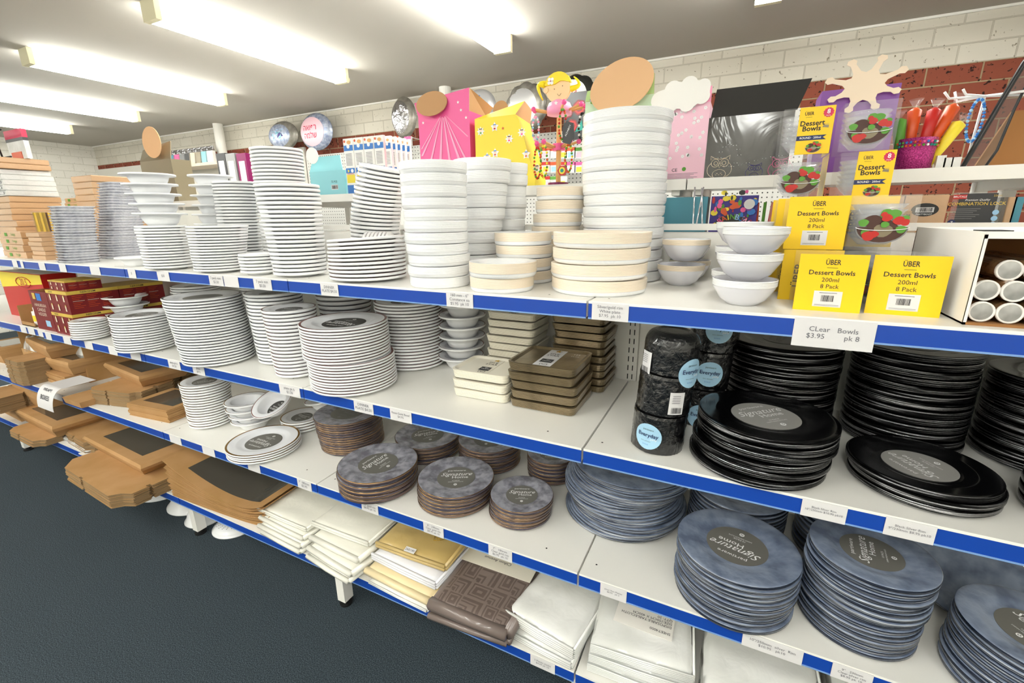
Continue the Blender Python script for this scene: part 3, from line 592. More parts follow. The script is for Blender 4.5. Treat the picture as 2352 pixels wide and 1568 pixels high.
def trays(x, y, w, dp, rot, z0, h, n, m, desc, item, name, lab=None, dx=0, dy=0):
    p = h/n; me = slab(w, dp, p*.94, m, m).build(name)
    for i in range(n):
        o = link(name, me, TR(x+R_.uniform(-.004, .004)+dx*i, y+R_.uniform(-.004, .004)+dy*i, z0+i*p) @ RZ(rot+R_.uniform(-.02, .02))); tag(o, ordlab(n-i, n, item, desc), 'tray pack', desc)
    if lab:
        c = MB(); z = p*.757; c.box(-w*.14, w*.12, -dp*.46, dp*.46, z, z+.0006, lab[0]); X = TR(0, 0, z+.0012)
        c.text('FIVE\nSTAR', .016, 'ink', X @ TR(-.002, dp*.16, 0) @ RZ(0.0)); c.rect(-w*.1, w*.08, -.022, .008, 0, 'dgrey', X @ TR(0, -dp*.12, 0)); c.text('20\nTRAYS', .009, 'white_ink', X @ TR(-.001, -dp*.155, .0005)); c.text('(C)', .018, 'ink', X @ TR(0, -dp*.33, .0003))
        st = [((.012 if k % 2 == 0 else .005)*math.cos(math.pi*k/5+.3), (.012 if k % 2 == 0 else .005)*math.sin(math.pi*k/5+.3), 0) for k in range(10)]
        c.poly(st, 'gold', X @ TR(0, dp*.36, 0)); 
        if lab[1]: c.text('125', .014, 'white_ink', X @ TR(w*.3, dp*.3, 0)); c.text('2.6 OZ', .008, 'white_ink', X @ TR(w*.3, dp*.2, 0))
        part('paper_band', c, o, label='printed paper band')
    return o
trays(-.166, .228, .192, .178, .02, S2, .133, 5, 'tray_bronze', 'the front bronze tray stack', 'film-wrapped bronze tray pack', 'bronze_tray_pack', ('paper', True))
trays(-.125, .405, .165, .150, .0, S2, .226, 10, 'tray_bronze', 'the back bronze tray stack', 'film-wrapped bronze tray pack', 'bronze_tray_pack', ('oval', True))
trays(-.356, .212, .180, .150, .02, S2, .088, 3, 'tray_cream', 'the front cream tray stack', 'film-wrapped cream tray pack', 'cream_tray_pack', ('tray_cream', False))
trays(-.345, .392, .165, .150, .0, S2, .222, 9, 'tray_cream', 'the back cream tray stack', 'film-wrapped cream tray pack', 'cream_tray_pack', ('tray_cream', False))
# ================================================================= BOXES, CARTONS, CLOTHS
def rp(fl, fr, zt):
    "front edge of a box top from two pixels: front-left point, heading, width"
    a = P(*fl, z=zt); c = P(*fr, z=zt); d = c-a; return a, math.atan2(d.y, d.x), d.length
def RB(a, rot): return TR(a.x, a.y, 0) @ RZ(rot)
# ---- dessert bowl boxes
W_ = .1
def food(b, X, s):
    "printed picture of a glass bowl of chocolate and strawberries"
    r = random.Random(5); e = lambda k: X @ TR(0, 0, .0006+.00035*k)
    bowl = [(s*math.cos(t), -s*.1+s*.75*math.sin(t), 0) for t in [math.pi+math.pi*k/14 for k in range(15)]]
    b.poly(bowl, 'grey', e(1)); b.poly([(x*.95, y*.93-.0, 0) for x, y, _ in bowl], 'choc', e(2))
    blob = lambda cx, cy_, rr, m, k, ph=0: b.poly([(s*(cx+rr*(1+.12*math.sin(3*t+ph))*math.cos(t)), s*(cy_+rr*.85*math.sin(t)), 0) for t in [2*math.pi*q/14 for q in range(14)]], m, e(k))
    blob(-.35, .15, .36, 'choc', 3); blob(.2, -.1, .38, 'choc', 3, 2); blob(.05, -.25, .36, 'bronze_card', 4, 1)
    blob(-.72, .1, .2, 'green', 4); blob(-.6, -.35, .17, 'green', 5, 1); blob(.1, .5, .26, 'green', 4, 2); blob(.38, .48, .25, 'green', 5); blob(.72, -.2, .2, 'green', 5); blob(.8, .3, .15, 'green', 4)
    for k, (x, y, q) in enumerate([(-.45, -.5, .26), (-.25, -.42, .18), (.12, .33, .2), (.0, .48, .13), (.58, .2, .22), (.8, .12, .18)]): blob(x, y, q, 'red', 7+k*.6, k)
    blob(.08, .02, .16, 'green', 11, 1)
    b.tube([(s*1.0*math.cos(t), -s*.1+s*.14*math.sin(t), .0045) for t in [math.pi*k/12+math.pi for k in range(13)]], s*.02, 'white_ink', seg=4, X=X)
def logo(b, X, k=1):
    b.text('ÜBER', .0125*k, 'ink', X, xs=.75, bold=.012); b.rect(-.008*k, .008*k, -.0095*k, -.0088*k, 0, 'ink', X)
def yback(b, X, w=W_, h=W_):
    "plain yellow back face"
    b.rect(-w/2, w/2, -h/2, h/2, 0, 'yellow', X); Y = X @ TR(0, 0, .0004)
    logo(b, Y @ TR(0, h*.36, 0)); b.text('Dessert Bowls', .0115, 'ink', Y @ TR(0, h*.18, 0), bold=.012); b.text('200ml', .0105, 'ink', Y @ TR(0, h*.055, 0)); b.text('8 Pack', .0105, 'ink', Y @ TR(0, -h*.06, 0))
    b.rect(-.021, .021, -h*.42, -h*.14, 0, 'paper', Y); Z = Y @ TR(0, 0, .0004); b.barcode(.019, .011, 'ink', Z @ TR(0, -h*.27, 0)); b.rect(-.013, .013, -h*.175, -h*.168, 0, 'ink', Z); b.rect(-.018, .018, -h*.385, -h*.38, 0, 'pencil', Z); b.rect(-.018, .018, -h*.402, -h*.398, 0, 'pencil', Z)
def yfront(b, X, w=.068, h=W_):
    "yellow front label with pack badge"
    b.rect(-w/2, w/2, -h/2, h/2, 0, 'yellow', X); Y = X @ TR(0, 0, .0004); logo(b, Y @ TR(-w*.22, h*.36, 0), .8)
    b.text('Dessert\nBowls', .0150, 'ink', Y @ TR(-w*.1, h*.1, 0), lsp=.75, bold=.02); b.poly([(-w/2, -h*.1, 0), (w*.36, -h*.1, 0), (w*.26, -h*.15, 0), (w*.36, -h*.2, 0), (-w/2, -h*.2, 0)], 'navy', Y)
    b.text('ROUND · 200ml', .006, 'white_ink', Y @ TR(-w*.1, -h*.15, .0004), bold=.01)
    st = [(.0105*(1 if k % 2 else .86)*math.cos(math.pi*k/12), .0105*(1 if k % 2 else .86)*math.sin(math.pi*k/12), 0) for k in range(24)]
    b.poly(st, 'red8', Y @ TR(w*.32, h*.36, 0)); b.text('8', .013, 'white_ink', Y @ TR(w*.32, h*.375, .0004), bold=.02); b.text('PACK', .0035, 'white_ink', Y @ TR(w*.32, h*.295, .0004))
    b.rect(w*.2, w*.38, h*.12, h*.125, 0, 'pencil', Y); b.poly([(w*.2, h*.06, 0), (w*.38, h*.04, 0), (w*.38, h*.1, 0), (w*.24, h*.11, 0)], 'bronze_card', Y)
    food(b, Y @ TR(w*.02, -h*.34, 0), .0155)
def dbox(x, y, z, rot, label, front='back', right='clear', bowls_in=True):
    "clear box of nested bowls, .1 cube; x, y is the front-left bottom corner"
    X = TR(x, y, z) @ RZ(rot); t = thing('dessert_bowl_box', label, 'box', X, group='boxed dessert bowls')
    w = W_; b = MB(); b.box(0, w, 0, w, 0, w-.0002, 'clearplastic'); part('clear_box', b, t, label='clear plastic box')
    b = MB()
    for k in range(6):
        z0 = .026+k*.0105; b.lathe([(.024, z0-.024), (.036, z0-.012), (.0455, z0), (.0445, z0), (.035, z0-.011)], 'bowl_clear', 32, X=TR(w/2, w/2, .006))
    part('nested_bowls', b, t)
    fx = {'F': FF(w/2, 0, w/2, .0006), 'R': FR(w, w/2, w/2, .0006)}
    for side, what in (('F', front), ('R', right)):
        b = MB()
        if what == 'back': yback(b, fx[side])
        elif what == 'label': yfront(b, fx[side] @ TR(.016, 0, 0))
        elif what == 'photo': food(b, fx[side] @ TR(0, -.004, 0), .04)
        elif what == 'yellow': b.rect(-w/2, w/2, -w/2, w/2, 0, 'yellow', fx[side]); b.text('ÜBER', .02, 'ink', fx[side] @ TR(-.02, 0, .0005) @ RZ(math.pi/2), bold=.012)
        else: continue
        part('printed_sleeve', b, t, label={'back': 'plain yellow printed panel', 'label': 'yellow label with red badge', 'photo': 'printed picture of a filled bowl', 'yellow': 'yellow side panel'}[what])
    return t
L0 = S1
H1, H2, H3 = S1+.1005, S1+.201, S1+.3015
for a in [(.367, .068, L0, -.02, 'front left plain yellow dessert bowl box on the top shelf', 'back', 'none'),
 (.4755, .078, L0, -.05, 'front right plain yellow dessert bowl box next to the white carton', 'back', 'none'),
 (.349, .175, L0, 0, 'yellow-sided dessert bowl box behind the front left one', 'yellow', 'photo'),
 (.456, .184, L0, -.02, 'dessert bowl box hidden behind the front right one', 'photo', 'none'),
 (.334, .281, L0, 0, 'yellow-edged dessert bowl box third from the front in the lowest layer', 'yellow', 'none'),
 (.446, .288, L0, 0, 'dessert bowl box third from the front at the right of the lowest layer', 'photo', 'none'),
 (.330, .386, L0, 0, 'rearmost left dessert bowl box of the lowest layer', 'yellow', 'none'),
 (.446, .391, L0, 0, 'rearmost right dessert bowl box of the lowest layer', 'photo', 'none'),
 (.347, .186, H1, .0, 'second layer dessert bowl box with its plain yellow panel facing out', 'back', 'none'),
 (.452, .196, H1, -.02, 'second layer dessert bowl box showing a bowl photo, right of the yellow one', 'photo', 'none'),
 (.334, .292, H1, 0, 'second layer dessert bowl box behind the plain yellow one', 'yellow', 'none'),
 (.446, .300, H1, 0, 'second layer dessert bowl box behind the right photo box', 'yellow', 'none'),
 (.330, .397, H1, 0, 'rearmost left dessert bowl box of the second layer', 'yellow', 'none'),
 (.446, .404, H1, 0, 'rearmost right dessert bowl box of the second layer', 'photo', 'none'),
 (.330, .425, H2, 0, 'third layer dessert bowl box showing a bowl photo at the left', 'photo', 'yellow'),
 (.454, .428, H2, -.02, 'third layer dessert bowl box with yellow label and red badge at the right', 'label', 'none'),
 (.328, .420, H3, .02, 'topmost left dessert bowl box with yellow label and red badge', 'label', 'yellow'),
 (.444, .418, H3, -.02, 'topmost right dessert bowl box showing a bowl photo', 'photo', 'none')]: dbox(*a)
# ---- white carton of foil rolls
X = TR(.5905, .030, S1)
t = thing('carton', 'white cardboard carton with a cut-out front holding wrapped rolls', 'carton', X)
w, dp, h = .34, .30, .136; th = .004
b = MB(); b.box(0, th, 0, dp, 0, h, 'card_w'); b.box(w-th, w, 0, dp, 0, h, 'card_w'); b.box(0, w, dp-th, dp, 0, h, 'kraft_in'); b.box(0, w, 0, dp, 0, .003, 'kraft_in')
b.box(th, th+.0008, .004, dp-th, .003, h-.004, 'kraft_in'); b.box(w-th-.0008, w-th, .004, dp-th, .003, h-.004, 'kraft_in')
b.box(0, w, -.001, dp, h, h+.004, 'card_w'); b.box(0, .003, -.001, .003, 0, h, 'card_w'); b.box(0, w, -.001, .003, h-.006, h, 'card_w'); b.box(0, w, -.001, .003, 0, .004, 'kraft_in'); part('body', b, t)
b = MB(); b.box(.002, .034, .012, .05, h+.004, h+.0055, 'slot'); part('hand_slot', b, t)
rr = .0158
for row, (zz, n, xs_, yy) in enumerate([(.0035+rr, 8, .6138, .015), (.0035+rr*3.1, 8, .6125, .015), (.0035+rr*4.95, 3, .640, .035)]):
    for i in range(n):
        b = MB(); b.cyl(rr*.97, 0, .24, 'rollprint', seg=24); X = TR(xs_+i*.0323, .030+yy, S1+zz) @ RX(-math.pi/2)
        rowd = ['bottom', 'middle', 'top'][row]
        o = thing('wrapped_roll', f'{["first", "second", "third", "fourth", "fifth", "sixth", "seventh", "eighth"][i]} foil-ended roll from the left in the {rowd} row of the carton', 'roll', X, b, group='foil-ended rolls in the white carton')
        b = MB(); b.lathe([(rr*.8, .003), (rr*.84, -.002), (rr, -.002), (rr, .003)], 'card_w', 24); b.lathe([(0, -.0008), (rr*.82, -.0008)], 'rollend', 24); part('foil_end', b, o)
# ---- candle boxes on the second shelf
def candlebox(x, y, z, w, dp, h, label, vis=True):
    t = thing('candle_box', label, 'box', (x, y, z), group='red boxes of candles'); b = MB(); b.box(0, w, 0, dp, 0, h*.86, 'wine'); b.box(-.001, w+.001, -.001, dp+.001, h*.86, h, 'gold_print'); part('carton', b, t)
    b = MB(); F = FR(w, dp/2, h/2, .0016)
    b.text('NERONIM', h*.11, 'ink', F @ TR(-dp*.1, h*.43, .0), xs=1.1, bold=.01)
    for r in range(8):
        for c in range(3): b.rect(-dp*.42+c*dp*.28, -dp*.42+c*dp*.28+dp*.22*(1-.2*(r % 3)), h*.28-r*h*.075, h*.295-r*h*.075, 0, 'beige' if r in (3,) else 'orange', F)
    F = FF(w/2, 0, h/2, .0016); b.text('NERONIM', h*.1, 'ink', F @ TR(-w*.25, h*.43, 0), xs=.8)
    for r in range(2):
        for c in range(3):
            X = F @ TR(-w*.33+c*w*.33, h*.22-r*h*.42, 0); b.disc(h*.1, 'lemon', X @ TR(0, h*.02, 0), 10, .6); b.rect(-w*.03, w*.03, -h*.17, h*.04, .0003, 'peach', X); b.disc(h*.035, 'white_ink', X @ TR(0, h*.07, .0005), 8, .5)
    part('print', b, t, label='candle picture and lettering'); return t
for k, (y, a_) in enumerate([(.012, 'front'), (.205, 'second')]):
    for r in range(2):
        candlebox(-2.58, y, S2+r*.1035, .20, .19, .103, f'{["lower", "upper"][r]} {a_} red and gold candle box on the second shelf')
candlebox(-2.55, .02, S2+.207, .16, .13, .045, 'flat dark red candle box lying on the upper candle boxes')
t = thing('candle_carton', 'tall dark red carton standing left of the candle boxes', 'box', (-2.80, .02, S2)); b = MB(); b.box(0, .19, 0, .14, 0, .19, 'wine'); part('carton', b, t)
b = MB(); F = FF(.095, 0, .1, .001); b.text('HANUKKAH\nCANDLE\nHOLDER', .022, 'beige', F @ TR(0, .0, 0)); b.rect(-.02, .03, .045, .08, 0, 'blueprint', F); b.rect(-.06, -.03, .05, .08, 0, 'gold_print', F); b.rect(.01, .06, -.08, -.05, 0, 'lightblue', F); part('print', b, t)
t = thing('display_box', 'open red and yellow display box at the far left of the second shelf', 'box', (-3.42, .05, S2)); b = MB()
b.box(0, .52, .06, .2, 0, .25, 'red', top='card_w'); b.poly([(0, -.0, .16), (.52, -.0, .2), (.52, -.0, .246), (0, -.0, .246)], 'lemon', TR(0, .0585, 0)); part('carton', b, t)
b = MB(); b.text('20.5', .05, 'red', FF(.3, .0575, .2, .001)); b.tube([(.3+.09*math.cos(q*.5), .056, .2+.028*math.sin(q*.5)) for q in range(13)], .002, 'red', seg=4); b.rect(-.06, .06, -.03, .03, 0, 'navy', FF(.34, .057, .05, .001)); part('print', b, t)
t = thing('open_tray', 'small open brown cardboard tray beside the red and yellow box', 'tray', (-2.99, .02, S2)); b = MB(); b.box(0, .15, 0, .14, 0, .004, 'kraft_in'); b.box(0, .004, 0, .14, 0, .1, 'kraft'); b.box(0, .15, .136, .14, 0, .12, 'kraft'); b.box(0, .15, 0, .004, 0, .02, 'kraft'); part('body', b, t)
t = thing('candle', 'small white and yellow candle bottle in the brown tray', 'bottle', (-2.875, .05, S2+.005)); b = MB(); b.cyl(.018, 0, .07, 'white'); b.cyl(.0184, .02, .05, 'lemon'); b.cyl(.01, .07, .09, 'white'); part('body', b, t)
# clear bagged goods left on second/third shelf
# ---- foil wrapped cartons, far left top shelf
def parcels(x, y, w, dp, z0, h, n, m, desc, item, rot=0, dx=0, side=None, label=None):
    p = h/n
    for i in range(n):
        b = MB(); f = .93; b.frust(w*.985, dp*.985, w, dp, 0, p*.12, m); b.box(-w/2, w/2, -dp/2, dp/2, p*.12, p*.84, m); b.frust(w, dp, w*.975, dp*.975, p*.84, p*.96, m)
        if side: b.rect(-w*.42, w*.42, -p*.25, p*.25, 0, side, FF(0, -dp/2, p*.5, .001)); b.rect(-w*.4, w*.4, -p*.2, p*.2, 0, 'paper', FF(0, -dp/2, p*.5, .0015))
        if label: b.rect(-w*.33, -w*.2, -p*.25, p*.25, 0, 'green', FF(0, -dp/2, p*.5, .001)); b.text(label, p*.5, 'green', FF(w*.1, -dp/2, p*.5, .001))
        o = link('wrapped_carton', b.build('wrapped_carton'), TR(x+dx*i+R_.uniform(-.004, .004), y+R_.uniform(-.004, .004), z0+i*p) @ RZ(rot+R_.uniform(-.02, .02))); tag(o, ordlab(n-i, n, item, desc), 'carton', desc)
a = P(153, 355, z=S1+.3)
parcels(-2.62, .36, .19, .2, S1, .385, 13, 'kraft_w', 'the tall brown stack behind the clear trays', 'film-wrapped brown carton')
parcels(-2.66, .135, .135, .17, S1, .125, 6, 'kraft_w', 'the low brown stack under the gold canister', 'brown carton')
t = thing('gold_canister', 'clear tub of shiny gold tubes on the low brown cartons', 'tub', (-2.665, .12, S1+.1255)); b = MB()
for k in range(8):
    an = 2*math.pi*k/8; b.cyl(.014, .002, .088, 'gold', X=TR(.036*math.cos(an), .036*math.sin(an), 0), seg=12)
part('gold_tubes', b, t); b = MB(); b.lathe([(0, .001), (.053, .001), (.053, .092), (.054, .092)], 'clearplastic', 24); part('clear_tub', b, t)
parcels(-2.865, .38, .2, .16, S1, .24, 9, 'film_w', 'the white stack behind the gold canister', 'flat white film-wrapped pack')
parcels(-2.865, .38, .19, .15, S1+.242, .05, 2, 'kraft_w', 'the pair on the white packs', 'brown foil-wrapped carton', label='Trelight')
parcels(-3.17, .22, .26, .2, S1, .3, 10, 'kraft_w', 'the tallest far left stack, lower part', 'silvery brown carton')
parcels(-3.17, .22, .26, .2, S1+.3005, .13, 5, 'film_w', 'the tallest far left stack, white part', 'white boxed pack', side='pencil', dx=-.006)
parcels(-3.19, .22, .27, .2, S1+.431, .055, 2, 'kraft_w', 'the pair topping the tallest far left stack', 'brown boxed pack', label='o Tray')
parcels(-2.93, .125, .22, .14, S1, .13, 4, 'kraft_w', 'the far left front stack of green-labelled cartons', 'brown carton', label='Trelight')
t = thing('wire_rack', 'small black wire rack on top of the far left carton stack', 'rack', (-3.19, .18, S1+.4865)); b = MB()
for pts in ([(-.1, 0, 0), (-.13, 0, .11), (-.13, 0, .13)], [(.03, 0, 0), (.0, 0, .11), (-.02, .0, .16)], [(-.14, 0, .12), (.1, 0, .13)], [(-.03, 0, .003), (.13, 0, .003)], [(-.1, 0, .13), (-.13, 0, .2), (-.1, 0, .3), (-.03, 0, .16), (0, 0, .14)], [(-.02, 0, .14), (.03, 0, .15), (.02, 0, .19), (-.01, 0, .18), (-.01, 0, .15)]):
    b.tube(pts, .004, 'darkwire')
part('frame', b, t)
t = thing('hanging_packet', 'red and black topped clear packet on the black wire rack', 'packet', (-3.24, .235, S1+.487)); b = MB(); b.box(0, .2, 0, .02, .0, .14, 'film_w'); b.box(-.001, .201, -.001, .021, .1, .14, 'red8'); b.box(-.001, .201, -.001, .021, .085, .1, 'black'); b.box(.03, .15, -.002, .0, .0, .035, 'orange'); part('bag', b, t)
# ================================================================= KRAFT CARTONS
def blank_poly(w, dp, n=.12):
    "outline of a flattened box blank"
    a, c = w*.5, dp*.5; k = n*w; e = .018
    return [(-a+k, -c), (-.1*w, -c), (-.1*w, -c+e*.4), (-.06*w, -c+e*.4), (-.06*w, -c), (a-k, -c), (a-k*.6, -c+k*.5), (a, -c+k*.8), (a, -.06*dp), (a-e, -.06*dp), (a-e, .0), (a, 0), (a, c-k), (a-k, c), (-a+k, c), (-a, c-k), (-a, .03*dp), (-a+e*.7, .0), (-a, -.03*dp), (-a, -c+k*.7)]
def blanks(fl, fr, zt, dp, z0, n, desc, item='flattened brown box blank', over=0, poly=None, dz=None):
    a, rot, w = rp(fl, fr, zt); h = zt-z0; p = h/n; pl = poly or blank_poly(w, dp)
    b = MB(); b.prism(pl, 0, p*.9, 'corr', top='kraft'); me = b.build('box_blank'); X0 = RB(a, rot) @ TR(w/2, dp/2, 0)
    for i in range(n):
        o = link('flattened_box', me, TR(0, 0, z0+i*p) @ X0 @ TR(R_.uniform(-.003, .003), R_.uniform(-.003, .003), 0) @ RZ(R_.uniform(-.01, .01))); tag(o, ordlab(n-i, n, item, desc), 'cardboard box', desc)
    return a, rot, w
def wtray(fl, fr, zt, dp, h, z0, label, flare=.86, lid=.4):
    "assembled carton with sloping walls and a windowed lid"
    a, rot, w = rp(fl, fr, zt); X = TR(0, 0, z0) @ RB(a, rot) @ TR(w/2, dp/2, 0); t = thing('window_box', label, 'cardboard box', X)
    h = zt-z0; hl = h*lid; b = MB(); b.frust(w*flare, dp*flare, w*.965, dp*.965, 0, h-hl, 'kraft'); part('base', b, t)
    b = MB(); b.frust(w*.985, dp*.985, w*1.0, dp*1.0, h-hl-.001, h-.012, 'kraft'); b.frust(w, dp, w*.95, dp*.95, h-.012, h, 'kraft'); part('lid', b, t)
    b = MB(); b.box(-w*.33, w*.33, -dp*.33, dp*.33, h, h+.0007, 'window_film'); part('window', b, t, label='dark clear film window')
    return t
# bottom shelf
blanks((135, 1065), (266, 1150), S4+.062, .26, S4+.0005, 16, 'the overhanging stack on the bottom shelf front')
wtray((187, 1001), (322, 1072), S4+.062+.062, .30, .06, S4+.063, 'large windowed carton on the overhanging blanks, bottom shelf')
blanks((14, 985), (82, 1018), S4+.035, .25, S4+.0005, 6, 'the thin overhanging stack far left on the bottom shelf')
wtray((31, 939), (118, 982), S4+.11, .30, .06, S4+.036, 'windowed carton on the thin far left blanks, bottom shelf')
blanks((145, 990), (196, 1020), S4+.06, .22, S4+.0005, 8, 'the small stack between the two windowed cartons')
a = P(110, 925, z=S4); 
t = wtray((-30, 905), (30, 935), S4+.11, .3, .1, S4+.0005, 'dark brown carton at the far left end of the bottom shelf')
t = wtray((26, 880), (85, 905), S4+.22, .26, .1, S4+.112, 'deep brown carton stacked on the far left windowed carton')
b = MB()
for k in range(14):
    pass
# film bag lying near the leg
def soft(w, dp, h, m, seed=0, nx=22, ny=22, amp=.004, sag=0, lay=0, pw=8, pat=None):
    "soft folded pack: closed rounded slab with small wrinkles, lay = visible folds round the edge"
    b = MB(); rg = max(1, lay); top = []; 
    def e(u, v): return max(0, (1-abs(u)**pw)*(1-abs(v)**pw))**.45
    vs = []; fs = []; ms = []
    for s in (1, -1):
        for j in range(ny+1):
            for i in range(nx+1):
                u, v = -1+2*i/nx, -1+2*j/ny; uu = math.copysign(abs(u)**.8, u); vv = math.copysign(abs(v)**.8, v)
                n_ = noise.noise(Vector((uu*3+seed*7, vv*3, s*4)))*amp+noise.noise(Vector((uu*9+seed, vv*9, s*9)))*amp*.35
                z = h/2+s*h/2*e(uu, vv)+(n_*e(uu, vv) if s > 0 else 0); z = max(z, .0002 if s < 0 else h*.3)
                vs.append((uu*w/2+noise.noise(Vector((vv*4, seed, s)))*.002, vv*dp/2+noise.noise(Vector((uu*4, seed+3, s)))*.002, z))
    N = (nx+1)*(ny+1)
    for s in (0, 1):
        for j in range(ny):
            for i in range(nx):
                q = s*N+j*(nx+1)+i; f = (q, q+1, q+nx+2, q+nx+1); fs.append(f if s == 0 else f[::-1])
                mm = m
                if pat and s == 0:
                    mm = pat((i+.5)/nx, (j+.5)/ny) or m
                ms.append(mm)
    per = [i for i in range(nx)]+[nx+j*(nx+1) for j in range(ny)]+[N-1-i for i in range(nx)]+[(ny-j)*(nx+1) for j in range(ny)]
    for k in range(len(per)):
        a_, c_ = per[k], per[(k+1) % len(per)]; fs.append((a_, a_+N, c_+N, c_)); ms.append(m)
    b.add(vs, fs, ms, smooth=True)
    if lay:
        for k in range(lay):
            zz = h*(.14+.72*(k+.5)/lay); b.tube([(-w*.492, -dp*.497, zz), (0, -dp*.503, zz+.001*math.sin(seed+k)), (w*.492, -dp*.497, zz)], h/lay*.42, m, seg=6)
            b.tube([(w*.497, -dp*.49, zz), (w*.503, 0, zz), (w*.497, dp*.45, zz)], h/lay*.42, m, seg=6)
    return b
def cloth(fl, fr, zt, dp, z0, m, label, name='tablecloth_pack', lay=2, seed=0, tiltx=0, card=None, tagm=None, pat=None, tilty=0, amp=.004, nx=22, group=None):
    a, rot, w = rp(fl, fr, zt); h = zt-z0
    X = TR(0, 0, z0) @ RB(a, rot) @ TR(w/2, dp/2, 0) @ RX(tiltx) @ RY(tilty)
    t = thing(name, label, 'tablecloth', X, group=group); part('folded_cloth', soft(w, dp, h, m, seed, nx, nx, amp, lay=lay, pat=pat), t)
    if card:
        b = MB(); b.box(-w*.485, w*.485, dp*.06, dp*.48, h+.004, h+.0048, card); Y = TR(-w*.02, dp*.2, h+.0052) @ RZ(tagm or 0)
        b.text('Clifton Avenue', .016, 'ink', Y); b.text('DAMASK\nTABLECLOTH', .006, 'pencil', Y @ TR(0, -.018, 0)); b.text('The Elegant Linens', .011, 'pencil', Y @ TR(-.02, -.038, 0), shear=.4)
        b.disc(.008, 'ink', Y @ TR(.07, -.035, 0), 14); part('printed_card', b, t, label='white card with fine lettering')
    return t
t = cloth((110, 985), (196, 1035), S4+.02, .2, S4, 'film_w', 'crumpled clear film bag on the bottom shelf left of the windowed carton', 'film_bag', 0, 9, amp=.012)
# third shelf cartons
blanks((196, 893), (309, 905), S3+.075, .22, S3+.0005, 14, 'the cut-corner stack on the third shelf')
wtray((236, 833), (318, 866), S3+.075+.062, .22, .06, S3+.077, 'windowed carton on the cut-corner blanks, third shelf', flare=.84)
blanks((318, 880), (372, 880), S3+.05, .26, S3+.0005, 8, 'the rear stack right of the cut-corner blanks')
def envelopes(fl, fr, zt, dp, z0, n, desc):
    a, rot, w = rp(fl, fr, zt); p = (zt-z0)/n; X0 = RB(a, rot) @ TR(w/2, dp/2, 0)
    for i in range(n):
        t = link('window_envelope', None, TR(0, 0, z0+i*p) @ X0 @ TR(R_.uniform(-.004, .004), R_.uniform(-.004, .004), 0) @ RZ(R_.uniform(-.015, .015))); tag(t, ordlab(n-i, n, 'brown windowed envelope', desc), 'envelope', desc)
        b = MB(); b.box(-w/2, w/2, -dp/2, dp/2, 0, p*.8, 'kraft'); b.box(-w/2, w/2, -dp/2, -dp*.3, p*.8, p*.92, 'kraft'); part('paper_body', b, t)
        if i == n-1: b = MB(); b.box(-w*.36, w*.4, -dp*.28, dp*.44, p*.8, p*.88, 'window_film'); part('window', b, t, label='dark clear film window')
envelopes((292, 925), (383, 943), S3+.058, .20, S3, 11, 'the neat front pile on the third shelf')
blanks((5, 823), (42, 833), S3+.135, .26, S3+.0005, 20, 'the tall far left stack on the third shelf')
wtray((56, 776), (104, 797), S3+.135+.075, .20, .07, S3+.137, 'windowed carton on the tall far left blanks, third shelf', flare=.84)
wtray((99, 820), (155, 834), S3+.135, .22, .06, S3+.062, 'windowed carton above the curled paper sign', flare=.84)
envelopes((100, 850), (146, 866), S3+.06, .17, S3+.0, 6, 'the pile beneath the curled paper sign')
t = thing('carton_pair', 'two small brown cartons behind the curled paper sign', 'cardboard box', (-2.50, .07, S3)); b = MB(); b.frust(.16, .2, .17, .21, 0, .03, 'kraft'); part('lower_carton', b, t)
# goods at the far left ends of the lower shelves
t = thing('large_carton', 'large open brown carton at the far left back of the third shelf', 'carton', (-3.62, .16, S3)); b = MB()
b.box(0, .80, .30, .304, 0, .25, 'kraft'); b.box(0, .80, 0, .004, 0, .10, 'kraft'); b.box(0, .004, .004, .30, 0, .22, 'kraft'); b.box(.796, .80, .004, .30, 0, .24, 'kraft'); b.box(.004, .796, .004, .30, 0, .004, 'kraft_in'); part('body', b, t)
for k, (x_, y_, z_, s_) in enumerate([(-3.45, .20, S3+.006, 0), (-3.05, .22, S3+.006, 3)]):
    b = soft(.3, .22, .17, 'film_w', 40+s_, amp=.05); thing('film_bag', f'{["left", "right"][k]} crumpled clear film bag in the large open carton', 'bag', (x_, y_+.07, z_), b)
wtray((-60, 790), (-5, 802), S3+.10, .22, .1, S3+.0005, 'low brown carton at the far left end of the third shelf', flare=.84)
blanks((-70, 905), (-22, 920), S4+.20, .3, S4+.1105, 16, 'the stack on the far left lower carton')
# curled paper sign
q = P(142, 925, z=S3); 
t = thing('paper_sign', 'curled white paper sign with hand-written lettering over the shelf edge', 'sign', (q.x-.11, -.012, S3+.0015)); b = MB(); ns = 16; vs = []; 
def curl(f): a_ = f*1.75; return (-.035-.052*math.cos(a_)+.03, -.045+.105*math.sin(a_))
for k in range(ns+1):
    f = k/ns; yy, zz = curl(f)
    vs += [(-.085, yy+.0, zz), (.085, yy, zz)]
vs += [(-.085, .13, .0602), (.085, .13, .0602)]; ns += 1; b.add(vs, [(2*k, 2*k+1, 2*k+3, 2*k+2) for k in range(ns)], 'paper', smooth=True); vs2 = [(x, y+.0008, z-.0003) for x, y, z in vs]; b.add(vs2, [(2*k, 2*k+2, 2*k+3, 2*k+1) for k in range(ns)], 'paper', smooth=True)
def curled(body, size, f0):
    tv, tf = textmesh(body, 0, 'CENTER', 1, .01); out = []
    for x, y in tv:
        f = f0+y*size/.15; yy, zz = curl(f); out.append((x*size, yy-.0015, zz+.0008))
    b.add(out, tf, 'ink')
curled('WRAPT', .026, .62); curled('BOXES', .03, .34); part('paper', b, t)
